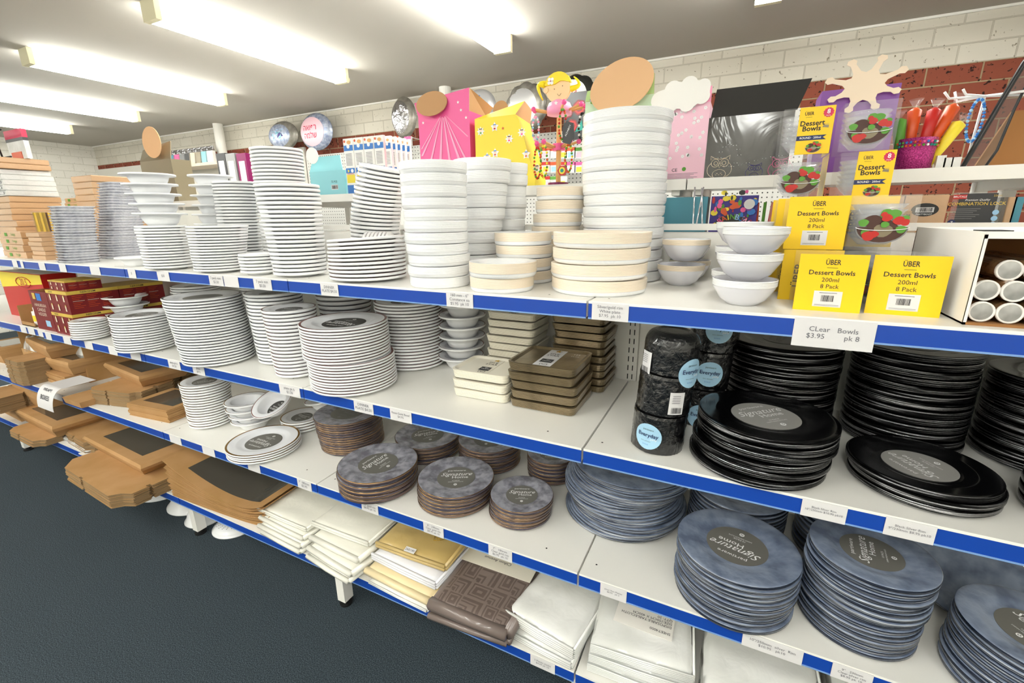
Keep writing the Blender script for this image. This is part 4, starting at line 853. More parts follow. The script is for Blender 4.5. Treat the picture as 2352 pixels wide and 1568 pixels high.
# curved window sheets on the bottom shelf
def curved(z0, a0, lift, w, dp, x, y, m, rot, win, label, cat_g, bend=1.0, n=1, th=.0025):
    t = thing('window_sleeve', label, 'paper sleeve', TR(x, y, z0) @ RZ(rot), group=cat_g)
    def cv(u):  # u 0..1 across width, z profile sagging right of the middle
        return lift*((max(0, (.68-u))/.68)**1.7)+bend*.03*(max(0, (u-.75))/.25)**2
    def sheet(u0, u1, v0, v1, dz, mm):
        b = MB(); nu = 24; vs = []
        for k in range(nu+1):
            u = u0+(u1-u0)*k/nu
            for v in (v0, v1):
                for s in (0, th*(.9 if mm != 'window_film' else .2)): vs.append((u*w, v*dp, cv(u)+dz+s))
        fs = []
        for k in range(nu):
            q, r = 4*k, 4*k+4; fs += [(q+1, r+1, r+3, q+3), (q, q+2, r+2, r), (q, r, r+1, q+1), (q+2, q+3, r+3, r+2)]
        fs += [(0, 1, 3, 2), (4*nu, 4*nu+2, 4*nu+3, 4*nu+1)]
        b.add(vs, fs, mm, smooth=False); return b
    part('kraft_sheet', sheet(0, 1, 0, 1, 0, m), t)
    if win: part('window', sheet(.16, .88, .14, .9, th*.95, 'window_film'), t, label='dark clear film window')
a, rot, w = rp((395, 1135), (618, 1212), S4+.02)
n = 20
for i in range(n):
    f = i/(n-1); gap = .0025*i+(.006 if i > 5 else 0)+(.008 if i > 11 else 0)
    curved(S4+.0006+gap+i*.0006, 0, .012+.10*f**1.1, w*(1.0-.06*R_.random()), .30, a.x+R_.uniform(-.008, .004)-.0*f, a.y-.0+R_.uniform(-.006, .004), 'kraft', rot+.01, i == n-1, ordlab(n-i, n, 'curved brown sleeve', 'the big sagging pile on the bottom shelf'), 'the big sagging pile on the bottom shelf', bend=.4+f*.8)
b = MB(); b.box(0, .012, 0, .24, 0, .075, 'kraft'); thing('folded_carton', 'thin brown folded carton leaning between sleeves and white cloths', 'cardboard box', TR(-1.425, .06, S4+.002) @ RY(-.35) @ RZ(.05), b)
# ---- tablecloths on the bottom shelf
G = 'folded tablecloth packs on the bottom shelf'
cloth((600, 1215), (688, 1262), S4+.022, .27, S4, 'cloth_w', 'bottom white patterned tablecloth pack of the leftmost pile', seed=1, lay=1, group=G)
cloth((592, 1200), (690, 1250), S4+.045, .27, S4+.023, 'cloth_w', 'second lowest white tablecloth pack of the leftmost pile', seed=2, lay=1, group=G)
cloth((595, 1182), (695, 1232), S4+.067, .27, S4+.046, 'cloth_w', 'second white tablecloth pack from the top of the leftmost pile', seed=3, lay=1, group=G)
cloth((588, 1161), (703, 1211), S4+.092, .29, S4+.07, 'cloth_w', 'topmost white tablecloth pack of the leftmost pile, with card', seed=4, lay=2, card='tray_cream', group=G, amp=.002)
cloth((704, 1270), (800, 1330), S4+.022, .27, S4, 'cloth_w', 'bottom white tablecloth pack of the pile above the leg', seed=5, lay=1, group=G)
cloth((706, 1250), (806, 1312), S4+.05, .28, S4+.024, 'cloth_w', 'second lowest white tablecloth pack of the pile above the leg', seed=6, lay=1, group=G)
cloth((712, 1226), (822, 1280), S4+.078, .28, S4+.052, 'cloth_w', 'second white tablecloth pack from the top, pile above the leg', seed=7, lay=1, group=G)
cloth((714, 1194), (846, 1243), S4+.108, .28, S4+.082, 'cloth_w', 'topmost white patterned tablecloth pack of the pile above the leg', seed=8, lay=2, card='tray_cream', group=G, amp=.002)
cloth((845, 1332), (980, 1400), S4+.014, .26, S4, 'sheet_clear', 'flat clear packet at the bottom of the cream and gold pile', seed=9, lay=2, group=G)
cloth((838, 1300), (990, 1375), S4+.045, .27, S4+.0155, 'cloth_cream', 'cream tablecloth pack under the bright white one', seed=10, lay=1, group=G)
cloth((852, 1265), (1000, 1335), S4+.085, .27, S4+.048, 'cloth_white', 'bright white tablecloth pack between cream and gold ones', seed=11, lay=3, group=G)
t = cloth((862, 1240), (1022, 1296), S4+.118, .25, S4+.088, 'cloth_gold', 'gold embroidered tablecloth pack topping the third pile', seed=12, lay=2, group=G, amp=.003)
b = MB(); b.rect(-.02, .02, -.009, .009, 0, 'paper', I4()); b.text('260/180', .011, 'ink', TR(0, 0, .0004)); part('size_sticker', b, t, TR(-.0, -.118, .0315) @ RX(.25))
b = MB()
for k in range(5):
    for s in (-1, 1): b.tube([(0, k*.012, .0), (s*.012, k*.012+.012, .0), (s*.02, k*.012+.028, .0)], .0008, 'gold', seg=4)
part('leaf_embroidery', b, t, TR(.045, -.05, .0325) @ RZ(-.4))
def greek(u, v):
    U, V = u*5 % 1, v*5 % 1; k = (int(u*5)+int(v*5)) % 2
    if u < .12 or v > .84: return None
    m_ = max(abs(U-.5), abs(V-.5)) if k else max(U, V); return 'taupe_pat' if int(m_*9) % 2 else None
cloth((982, 1405), (1166, 1470), S4+.024, .28, S4, 'cloth_taupe', 'lower taupe patterned tablecloth pack with pale squares', seed=13, lay=1, group=G, pat=greek, nx=60, amp=.002)
cloth((985, 1370), (1165, 1443), S4+.072, .30, S4+.027, 'cloth_taupe', 'upper taupe tablecloth pack with stepped square pattern', seed=14, lay=1, group=G, card='tray_cream', tagm=math.pi, pat=greek, nx=60, amp=.002)
cloth((1162, 1440), (1312, 1520), S4+.03, .33, S4, 'sheet_clear', 'lower clear plastic tablecloth pack right of the taupe ones', seed=15, lay=3, group=G)
cloth((1160, 1395), (1318, 1488), S4+.078, .36, S4+.032, 'sheet_clear', 'upper clear plastic tablecloth pack right of the taupe ones', seed=16, lay=5, group=G, amp=.006)
def sheetpile(x, y, w, dp, n, label0, lab=False, rot=0):
    for i in range(n):
        b = soft(w, dp, .034, 'sheet_clear', 20+i+int(x*30), amp=.005, lay=5)
        t = thing('plastic_sheet_pack', ordlab(n-i, n, 'clear plastic tablecloth pack', label0), 'tablecloth', TR(x+w/2, y+dp/2, S4+i*.036) @ RZ(rot+.02*i), group=label0); part('folded_sheet', b, t)
        if lab and i == n-1:
            c = MB(); c.box(-.075, .075, -.04, .04, 0, .0008, 'card_w'); c.text('SHEET4000\n\nDISPOSABLE TABLECLOTH\nSIZE:150CM X 400CM\nQTY: 20', .011, 'ink', TR(-.07, 0, .0012), align='LEFT'); q_ = P(1474, 1420, z=S4+.108); part('size_label', c, t, TR(q_.x-x-w/2, q_.y-y-dp/2, .038) @ RZ(math.pi-.1), label='pale label with block lettering')
sheetpile(.015, .02, .25, .37, 3, 'the labelled pile under the left clear blue plates', True, .06)
sheetpile(.295, .02, .25, .37, 3, 'the pile right of the labelled one')
sheetpile(.575, .02, .25, .37, 3, 'the pile at the lower right corner')
# ---- bowls and strainers on the carpet under the bottom shelf
def floorbowl(u, v, r, h, label, tx=0, ty=0, z=0, mesh=False, flip=True):
    q = P(u, v, z=0); b = MB(); pr = [(0, 0), (.4*r, 0), (.8*r, h*.45), (.93*r, h*.93), (1.0*r, h), (1.0*r, h-.004), (.9*r, h*.8), (.75*r, h*.35), (0, .004)]
    pr = [(a_, h-c_) for a_, c_ in pr] if flip else pr
    b.lathe(pr, 'plate_w', 40); 
    if mesh:
        for k in range(24):
            for j in range(3): a_ = 2*math.pi*k/24; b.disc(.0025, 'grey', TR((.62+.08*j)*r*math.cos(a_), (.62+.08*j)*r*math.sin(a_), h*(1.0 if not flip else 1.0)+.001), 6)
    thing('floor_bowl' if not mesh else 'strainer_bowl', label, 'bowl', TR(q.x, max(q.y, r*.6)+r*.9, z+.0) @ RX(tx) @ RY(ty), b, group='white bowls on the carpet')
floorbowl(375, 1190, .125, .075, 'large white glossy bowl on the carpet left of the leg')
floorbowl(312, 1155, .115, .03, 'lower flat white plate on the carpet under the cardboard')
floorbowl(318, 1140, .11, .03, 'upper flat white plate on the carpet under the cardboard', z=.032)
floorbowl(428, 1212, .085, .07, 'small white bowl on the carpet just left of the leg')
floorbowl(500, 1232, .10, .035, 'lower perforated white strainer on the carpet right of the leg', mesh=True)
floorbowl(490, 1205, .095, .035, 'upper perforated white strainer on the carpet right of the leg', mesh=True, z=.037)
# ================================================================= REAR SHELF GOODS
def fb(uL, uR, vT, y, z0=RS+.0015): a = P(uL, vT, y=y); c = P(uR, vT, y=y); return a.x, c.x, (a.z+c.z)/2, z0
def ellipse(w, h, n=40, rot=0): return [(w*math.cos(2*math.pi*k/n), h*math.sin(2*math.pi*k/n)) for k in range(n)]
def plaque(b, X, pts, th, m, back=None): b.prism(pts, 0, th, m, X, top=back or m)
# pink display box with brown round flap
Y = .66
x0, x1, zt, z0 = fb(960, 1078, 262, Y); w = x1-x0; h = zt-z0; dp = .13
t = thing('pink_gift_box', 'bright pink gift box with ray pattern and open round brown flap', 'gift box', (x0, Y, z0)); b = MB()
b.box(0, w, 0, dp, 0, h, 'pink'); b.add([(-.012, -.002, h+.05), (w+.004, -.002, h+.075), (w, 0, h), (0, 0, h)], [(0, 3, 2, 1)], 'pink'); b.add([(w+.004, 0, h+.075), (w+.03, dp, h+.03), (w, dp, h), (w, 0, h)], [(0, 3, 2, 1)], 'brown_in'); part('carton', b, t)
b = MB(); F = FF(w/2, 0, h/2, .0015)
for k in range(8):
    a_ = math.radians(-155+130*k/7); L_ = h*(.75 if k % 2 else 1.0); ex, ey = L_*math.cos(a_)*.75, L_*math.sin(a_)
    ex = max(-w*.46, min(w*.46, ex)); ey = max(-h*.95, ey); nx_, ny_ = -math.sin(a_)*.005, math.cos(a_)*.005
    b.poly([(ex*.1-nx_*.3, h*.5+ey*.05, 0), (ex-nx_*1.4, h*.5+ey, 0), (ex+nx_*1.4, h*.5+ey, 0), (ex*.1+nx_*.3, h*.5+ey*.05, 0)][::-1], 'pink_l', F)
def star(b, X, r, m, n=5, k2=.45): b.poly([(r*(1 if k % 2 == 0 else k2)*math.cos(math.pi*k/n+math.pi/2), r*(1 if k % 2 == 0 else k2)*math.sin(math.pi*k/n+math.pi/2), 0) for k in range(2*n)], m, X)
for x_, y_ in ((-.4, .42), (-.33, .55), (.35, .52), (.44, .42), (.3, .62)): star(b, F @ TR(x_*w, y_*h, 0), .006, 'white_ink')
part('ray_print', b, t)
c = P(996, 240, y=Y); b = MB(); plaque(b, TR(c.x-x0, -.012, c.z-z0) @ RX(math.radians(72)) @ RY(0.08), ellipse(.066, .047), .003, 'brown_in'); part('round_flap', b, t, label='round brown cardboard flap')
# yellow slanted display box
x0, x1, zt, z0 = fb(1090, 1184, 268, Y); w = x1-x0; h = zt-z0
t = thing('yellow_gift_box', 'yellow gift box with clown stickers pattern and sloping right side', 'gift box', (x0, Y, z0)); b = MB(); dx = .075
pl = [(0, 0), (w+dx, 0), (w+dx, h*.1), (w+.012, h*.93), (w, h), (0, h)]
b.prism(pl, 0, .1, 'lemon', X=TR(0, .1, 0) @ RX(math.pi/2)); b.add([(-.0, 0, h), (w, 0, h), (w+.012, .05, h+.05), (.012, .05, h+.02)], [(0, 1, 2, 3)], 'lemon'); b.add([(w, 0, h), (w+.012, .1, h*.93), (w+.018, .1, h+.03), (w+.012, .05, h+.05)], [(0, 1, 2, 3)], 'brown_in'); part('carton', b, t)
b = MB(); F = FF(0, 0, 0, .0015); r = random.Random(3)
for k, (fx_, fy_) in enumerate([(.15, .82), (.5, .86), (.85, .68), (.5, .5), (.8, .3), (.14, .22), (1.15, .75), (1.25, .45), (1.5, .25), (.3, .45)]):
    X = F @ TR(fx_*w, fy_*h, 0); star(b, X, .017, 'white_ink', 5 if k % 2 else 8, .55); b.disc(.006, 'peach', X @ TR(0, .003, .0004), 10); b.rect(-.006, .006, .006, .009, .0007, 'blueprint' if k % 2 else 'choc', X); b.rect(-.004, .004, -.008, -.003, .0007, ['green', 'red', 'pink', 'orange'][k % 4], X)
for fx_, fy_ in ((.25, .38), (.7, .83), (.4, .1), (.95, .2)): star(b, F @ TR(fx_*w, fy_*h, .0), .006, 'orange')
part('sticker_print', b, t)
c = P(1147, 243, y=Y+.05); b = MB(); plaque(b, TR(c.x-x0, .06, c.z-z0-.01) @ RX(math.radians(80)), ellipse(.03, .03), .003, 'brown_in'); part('round_flap', b, t, label='brown round flap')
# painted wooden girl stand with bead necklaces
q = P(1282, 430, y=.70); X0 = q.x; u = .00185
t = thing('necklace_stand', 'wooden girl-shaped bead necklace stand with yellow pigtails', 'display stand', (X0, .70, RS+.0015))
def pz(v): return P(1282, v, y=.70).z-RS
b = MB(); b.cyl(.036, 0, .012, 'magenta', seg=20); part('base', b, t); b = MB(); b.cyl(.0085, .012, pz(272), 'wood', seg=16); part('pole', b, t)
b = MB(); z_ = pz(265); b.lathe([(0, z_), (.042, z_), (.043, z_+.02), (.036, z_+.035), (.016, z_+.046), (.012, z_+.05), (0, z_+.05)], 'pink_l', 28); star(b, FF(.003, -.04, z_+.028, .001), .008, 'white_ink'); part('body', b, t)
b = MB(); zc = pz(208); b.prism(ellipse(.043, .042), 0, .012, 'skin_paint', X=frame((0, -.010, zc), (1, 0, 0), (0, 0, 1)) @ TR(0, 0, -.006)); Fh = FF(0, -.017, zc, .002)
b.disc(.0014, 'ink', Fh @ TR(-.012, .0, .0)); b.disc(.0014, 'ink', Fh @ TR(.017, .006, 0)); b.tube([(-.001+.013*k/6, -.016-.006*math.sin(math.pi*k/6), 0) for k in range(7)], .0006, 'ink', seg=4, X=Fh); b.prism(ellipse(.009, .009, 12), 0, .01, 'skin_paint', X=Fh @ TR(-.043, 0, -.01)); hd = part('head', b, t)
b = MB(); hair = [(-.043, .012)]+[(.047*math.cos(a_), .006+.044*math.sin(a_)) for a_ in [math.radians(170-16*k) for k in range(11)]]+[(.02, .021), (.008, .022), (-.01, .014)]
b.prism(hair[::-1], -.011, .003, 'hair_paint', X=Fh)
for s in (-1, 1):
    pts = [(s*(.046+.026*math.sin(math.radians(20*k)))*(1), .018-.0*k+(-.048 if s < 0 else .0)*k/8+.022*math.sin(math.radians(22*k)), -.004) for k in range(9)] if s < 0 else [(.045+.028*math.sin(math.radians(20*k)), -.006+.036*k/8-.008*math.sin(math.radians(22*k)), -.004) for k in range(9)]
    b.tube(pts, .012 if s < 0 else .010, 'hair_paint', seg=8, X=Fh, r2=.002)
for k in range(4): b.disc(.0058, 'white_ink', Fh @ TR(-.024+.007*math.cos(k*1.57+.7), .024+.007*math.sin(k*1.57+.7), .0042), 10)
b.disc(.002, 'red', Fh @ TR(-.024, .024, .005), 8); part('hair', b, hd)
def peg(a_, z_, L_=.075, r0=.03):
    b = MB(); c_, s_ = math.cos(a_), math.sin(a_); e = (L_*c_, L_*s_, z_+.012); b.tube([(r0*c_, r0*s_, z_), e], .0042, 'wood', seg=8); b.ball(.0085, 'pink', TR(*e)); part('peg', b, t, label='wooden peg with pink ball')
    return e
pegs = []
for a_ in (200, 185, 300, 10, 345): pegs.append(peg(math.radians(a_), z_+.008, .088))
b = MB(); zl = pz(340); b.cyl(.022, zl-.01, zl+.012, 'pink', seg=18); part('collar', b, t)
for a_ in (185, 215, 250, 320, 350): pegs.append(peg(math.radians(a_), zl, .078, .02))
cols = [['white_ink', 'pink_l', 'lightblue'], ['orange', 'green', 'red'], ['black', 'black', 'white_ink'], ['orange', 'lemon', 'green'], ['green', 'red', 'orange'], ['lemon', 'orange', 'green']]
nd = ['pastel', 'orange and green', 'black and white', 'orange and yellow', 'green and red', 'yellow and orange']
for k, pi_ in enumerate((1, 2, 3, 7, 6, 8)):
    e = Vector(pegs[pi_])*.93; b = MB(); n = 26; L_ = (.075, .09, .085, .1, .1, .085)[k]
    for j in range(n):
        f = j/n*2*math.pi; px_ = e.x+.012*math.sin(f); pz_ = e.z-.004-L_/2+L_/2*math.cos(f); b.ball(.0042, cols[k][j % 3], TR(px_, e.y-.003*(j % 2)-.006, pz_), 6)
    thing('bead_necklace', f'{nd[k]} bead necklace hanging from the wooden girl stand', 'necklace', (X0, .70, RS+.0015), b, group='bead necklaces on the wooden stand')
b = MB(); b.prism([(-.016, -.035), (.008, -.042), (.022, -.02), (.018, .02), (-.006, .03), (-.02, .01)], 0, .002, 'dgrey', X=FF(0, 0, 0, 0)); b.text('ALDABOY', .008, 'white_ink', FF(0, 0, 0, .0026) @ RZ(1.1)); q = P(1305, 300, y=.61); thing('hang_tag', 'dark grey swing tag with white lettering on a black necklace', 'tag', (q.x, .61, q.z), b)
b = MB(); b.prism([(.017*math.cos(k*math.pi/3), .017*math.sin(k*math.pi/3)) for k in range(6)], 0, .008, 'red', X=FF(0, 0, 0, 0)); b.disc(.011, 'lemon', FF(0, 0, 0, .009), 12); b.disc(.006, 'teal_hair', FF(0, 0, 0, .0096), 8); q = P(1293, 392, y=.60); thing('toy_pendant', 'red and yellow wooden clock pendant hanging on the bead stand', 'pendant', (q.x, .60, q.z), b)
# camouflage box with big brown disc
x0, x1, zt, z0 = fb(1345, 1502, 225, Y); w = x1-x0; h = zt-z0
t = thing('camouflage_gift_box', 'green camouflage gift box with a large round brown flap', 'gift box', (x0, Y, z0)); b = MB(); b.box(0, w, 0, .12, 0, h, 'mint'); part('carton', b, t)
b = MB(); b.add([(0, -.003, h), (w, -.003, h), (w-.002, -.003, h+.055), (.006, -.003, h+.03)], [(0, 1, 2, 3)], 'camo_l'); b.add([(0, -.001, h), (w, -.001, h), (w-.002, -.001, h+.055), (.006, -.001, h+.03)], [(0, 3, 2, 1)], 'brown_in'); r = random.Random(8)
for k in range(26): b.prism(ellipse(r.uniform(.005, .013), r.uniform(.004, .008), 9), 0, .0004, r.choice(['camo_d', 'olive_w', 'green']), X=FF(r.uniform(.015, w-.012), -.003, h+r.uniform(-.006, .026), .0008) @ TR(0, 0, .0001*k))
part('camouflage_top', b, t)
c = P(1427, 196, y=Y-.02); b = MB(); plaque(b, frame((c.x-x0, -.02, c.z-z0), (1, 0, .0), (0, .25, 1)) @ RZ(.35), ellipse(.098, .078), .003, 'disc_brown', None); part('round_flap', b, t, label='large round brown cardboard flap')
# pale pink box with cloud cut-out
x0, x1, zt, z0 = fb(1508, 1632, 240, Y); w = x1-x0; h = zt-z0
t = thing('pale_pink_box', 'pale pink flower patterned box with a white cloud-shaped flap', 'gift box', (x0, Y, z0)); b = MB(); b.box(0, w, 0, .12, 0, h, 'pale_pink'); b.box(0, w, .004, .008, h, h+.042, 'pink_l'); part('carton', b, t)
b = MB(); r = random.Random(2); F = FF(w/2, 0, h/2, .001)
for k in range(34):
    X = F @ TR(r.uniform(-.46, .46)*w, r.uniform(-.3, .47)*h, 0)
    for j in range(5): b.disc(.0022, 'white_ink', X @ TR(.003*math.cos(j*1.256), .003*math.sin(j*1.256), 0), 6)
b.text('CE', .014, 'dgrey', F @ TR(-w*.06, -h*.36, 0)); b.disc(.006, 'green', F @ TR(w*.12, -h*.35, 0), 12)
for k in range(5): b.rect(-w*.4, w*.38-.01*(k % 3), -h*(.41+.018*k), -h*(.405+.018*k), 0, 'pencil', F)
part('flower_print', b, t)
c = P(1567, 220, y=Y); b = MB(); cl = []
for cx, cz, rr, a0, a1 in ((-.062, -.004, .026, 100, 250), (-.03, -.022, .02, 200, 320), (.015, -.026, .022, 210, 330), (.055, -.012, .022, 240, 380), (.058, .014, .02, -20, 120), (.02, .024, .024, 20, 150), (-.025, .02, .024, 50, 170)):
    cl += [(cx+rr*math.cos(math.radians(a0+(a1-a0)*k/7)), cz+rr*math.sin(math.radians(a0+(a1-a0)*k/7))) for k in range(8)]
plaque(b, frame((c.x-x0, -.008, c.z-z0), (1, 0, .06), (0, .1, 1)), cl, .002, 'white'); part('cloud_flap', b, t, label='white cloud-shaped flap')
# owl bag
x0, x1, zt, z0 = fb(1630, 1826, 262, Y); w = x1-x0; h = zt-z0
t = thing('owl_gift_box', 'glossy black gift box with thin outline owls and matt flap', 'gift box', (x0, Y, z0)); b = MB()
b.box(0, w, 0, .1, 0, h, 'glossblack'); b.add([(.004, 0, h), (w+.004, 0, h), (w+.03, .02, h+.078), (.012, .02, h+.078), (.004, .003, h), (w+.004, .003, h), (w+.03, .023, h+.078), (.012, .023, h+.078)], [(0, 1, 2, 3), (4, 7, 6, 5), (0, 3, 7, 4), (1, 5, 6, 2), (3, 2, 6, 7)], 'matblack'); part('carton', b, t)
b = MB()
def owl(X, s, m, wd_):
    T = lambda pts: b.tube([(p[0]*s, p[1]*s, 0) for p in pts], wd_, m, seg=4, X=X)
    ci = lambda cx, cy_, r_, a0=0, a1=360, n=18, ry=None: [(cx+r_*math.cos(math.radians(a0+(a1-a0)*k/n)), cy_+(ry or r_)*math.sin(math.radians(a0+(a1-a0)*k/n))) for k in range(n+1)]
    T(ci(-.38, .35, .33)); T(ci(.38, .35, .33)); T(ci(-.33, .33, .16)); T(ci(.33, .33, .16)); T([(-.75, .62), (-.78, .95), (-.45, .75), (0, .66), (.45, .75), (.78, .95), (.75, .62)]); T([(-.12, .18), (0, -.05), (.12, .18)])
    T(ci(0, -.6, .55, 0, 360, 20, .4)); T(ci(-.35, -.2, .65, 120, 250)); T(ci(.35, -.2, .65, -70, 60))
    for x_, y_ in ((-.15, -.5), (.15, -.5), (0, -.62), (-.25, -.62), (.25, -.62)): T([(x_-.06, y_), (x_, y_-.05), (x_+.06, y_)])
F = FF(0, 0, 0, .0018); owl(F @ TR(w*.19, h*.19, 0), .033, 'peach', .0008); owl(F @ TR(w*.62, h*.10, 0), .022, 'purple', .0006); owl(F @ TR(w*.92, h*.14, 0), .03, 'pink', .0008)
dots = [(w*.33+.02*k-.0, h*(.22+.03*math.sin(k*.6-1.5)+.012*k), 0) for k in range(12)]+[(w*.28+.026*math.cos(k*.55), h*.37+.03*math.sin(k*.55), 0) for k in range(11)]
for p_ in dots:
    for dx in (0, .008): b.disc(.0009, 'white_ink', F @ TR(min(p_[0]+dx, w-.004), p_[1], 0), 6)
part('owl_print', b, t)
# purple box with white crown
x0, x1, zt, z0 = fb(1890, 2070, 200, Y); w = x1-x0; h = zt-z0
t = thing('purple_gift_box', 'purple gift box with a white crown-shaped flap', 'gift box', (x0, Y, z0)); b = MB(); b.box(0, w, 0, .11, 0, h, 'lilac'); part('carton', b, t)
c = P(1983, 200, y=Y); b = MB(); cr_ = []
for k in range(8):
    a_ = math.radians(90+22+45*k); rt = .068 if k in (0, 1, 7, 6) else .06
    for da, r_ in ((-10, .040), (-5, rt-.008), (-8, rt), (-4, rt+.007), (4, rt+.007), (8, rt), (5, rt-.008), (10, .040), (22, .034)): aa = a_+math.radians(da); cr_.append((r_*math.cos(aa)*1.2, r_*math.sin(aa)*.95))
plaque(b, frame((c.x-x0, -.01, c.z-z0), (1, 0, .05), (0, .1, 1)), cr_, .002, 'peach'); part('crown_flap', b, t, label='white crown-shaped flap')
# glitter pot with bagged feather sticks
q = P(2095, 405, y=.68); r_ = .042
t = thing('glitter_pot', 'magenta glitter pot with coloured gems holding wrapped sticks', 'pot', (q.x, .70, RS+.0015)); b = MB(); b.lathe([(0, 0), (.037, 0), (.042, .078), (.0395, .078), (.035, .004), (0, .004)], 'glitter', 32); part('pot', b, t)
b = MB(); r = random.Random(4)
for k in range(30):
    for j in range(2): a_ = 2*math.pi*k/30; b.ball(.0032, r.choice(['red', 'teal_hair', 'green', 'white_ink', 'pink', 'blueprint', 'orange']), TR(.0415*math.cos(a_), .0415*math.sin(a_), .068-j*.008), 6)
part('gems', b, t)
for k, (dx, tl, m, hh) in enumerate([(-.028, -.14, 'green', .14), (-.01, -.04, 'orange', .165), (.008, .1, 'red', .16), (.012, .32, 'orange', .175), (.03, .42, 'lemon', .13)]):
    b = MB(); b.lathe([(0, 0), (.006, 0), (.012, hh*.5), (.015, hh*.85), (.004, hh*.9), (0, hh*.9)], m, 10); b.lathe([(.004, hh*.9), (.014, hh), (.016, hh*1.02)], 'clearplastic', 8); thing('wrapped_stick', f'{["green", "tall orange", "red", "leaning orange", "yellow"][k]} film-wrapped party stick standing in the glitter pot', 'party stick', TR(q.x+dx, .70+.008*(k % 2), RS+.008) @ RY(tl), b, group='party sticks in the glitter pot')
# white wire necklace stand
q = P(2212, 400, y=.72); tp = P(2262, 222, y=.72)
t = thing('wire_necklace_stand', 'slim white wire stand with hooked arms at the right', 'display stand', (q.x, .72, RS+.0015)); b = MB(); b.tube([(0, 0, 0), (tp.x-q.x, 0, tp.z-RS)], .0028, 'wire'); b.cyl(.03, 0, .004, 'wire'); part('pole', b, t)
for k, (dx, dy, up) in enumerate([(-.085, -.02, .014), (-.05, .03, .022), (.08, -.03, .012), (.09, .02, .016), (-.06, -.05, .01)]):
    b = MB(); e = Vector((tp.x-q.x, 0, tp.z-RS)); b.tube([e, e+Vector((dx*.85, dy, -.002)), e+Vector((dx, dy*1.1, up))], .0028, 'wire'); part('hook_arm', b, t)
b = MB(); e = Vector((tp.x-.012, .705, tp.z-.005))
for j in range(36): f = 2*math.pi*j/36; b.ball(.0036, 'blueprint' if j % 3 else 'lightblue', TR(.014*math.sin(f), 0, -.05+.048*math.cos(f)), 6)
thing('bead_necklace', 'light blue bead necklace hanging from the white wire stand', 'necklace', tuple(e), b)
# curved clear visor display with black edges
t = thing('clear_display', 'clear curved plastic display with broad black edges at far right', 'display', (0, 0, 0)); b = MB()
pa = [P(u, v, y=.70) for u, v in ((2196, 408), (2250, 318), (2300, 232), (2352, 145), (2420, 60))]; b.tube(pa, .0055, 'black', seg=6); part('outer_edge', b, t)
pb = [P(u, v, y=.72) for u, v in ((2245, 408), (2290, 345), (2330, 250), (2365, 180), (2430, 90))]; b = MB(); b.tube(pb, .003, 'black', seg=6); part('inner_edge', b, t)
b = MB(); vs = pa+pb; b.add(vs, [(k, k+1, 6+k, 5+k) for k in range(4)], 'smoke'); part('clear_panel', b, t)
x0, x1, zt, z0 = fb(2262, 2420, 255, .80); b = MB(); b.prism([(0, 0), (x1-x0, 0), (x1-x0, zt-z0), (.05, zt-z0)], 0, .01, 'kraft_in', X=RX(math.pi/2)); thing('cardboard_sheet', 'plain brown cardboard panel behind the black-edged clear display', 'cardboard', (x0, .80, z0), b)
for k, u in enumerate((2155, 2172, 2190)):
    q = P(u, 400, y=.68); b = MB(); b.box(-.009, .009, 0, .02, 0, .028+.006*(k == 0), 'film_w'); thing('small_clear_packet', f'{["leftmost", "middle", "rightmost"][k]} small clear packet beside the glitter pot', 'packet', (q.x, .68, RS+.0015), b, group='small clear packets by the glitter pot')
# items standing under the raised rear shelf
def low(uL, uR, vT, y, dp=.04): a = P(uL, vT, y=y); c = P(uR, vT, y=y); return a.x, c.x, min((a.z+c.z)/2, RS-.05)
y = .62
x0, x1, zt = low(1525, 1628, 440, y); b = MB(); b.box(x0, x1, y, y+.1, S1+.001, zt, 'teal'); thing('blue_box', 'plain teal blue box under the raised rear shelf', 'box', (0, 0, 0), b)
x0, x1, zt = low(1636, 1745, 440, y)
t = thing('craft_kit_box', 'dark colourful craft kit box with curved rainbow lettering', 'box', (0, 0, 0)); b = MB(); b.box(x0, x1, y, y+.06, S1+.001, zt, 'purple'); part('carton', b, t)
b = MB(); F = FF((x0+x1)/2, y, (zt+1.35)/2, .001); r = random.Random(6); w = x1-x0
for k in range(60): b.disc(r.uniform(.004, .011), r.choice(['magenta', 'green', 'pink', 'blueprint', 'orange', 'black', 'lilac', 'lemon', 'red']), F @ TR(r.uniform(-.46, .46)*w, r.uniform(-.05, .05), .0001*k), 7, r.uniform(.4, 1.4))
b.disc(.02, 'black', F @ TR(0, -.035, .007), 24, 2.2)
for k, c_ in enumerate('RAINBOW'): an = math.radians(130-80*k/6); b.text(c_, .021, ['pink', 'orange', 'lemon', 'green', 'lightblue', 'blueprint', 'pink_l'][k], F @ TR(.05*math.cos(an), -.068+.048*math.sin(an), .008) @ RZ(an-math.pi/2), bold=.02)
b.disc(.014, 'paper', F @ TR(w*.32, .015, .007), 18); part('print', b, t)
for k, u in enumerate((1752, 1760, 1768)):
    q = P(u, 450, y=.64); b = MB(); b.cyl(.004, 0, .2, ['orange', 'green', 'red'][k], seg=8); thing('coloured_stick', f'{["orange", "green", "red"][k]} thin stick standing right of the craft kit box', 'stick', TR(q.x, .64, S1+.002) @ RY(.05*(k-1)), b, group='coloured sticks by the craft kit')
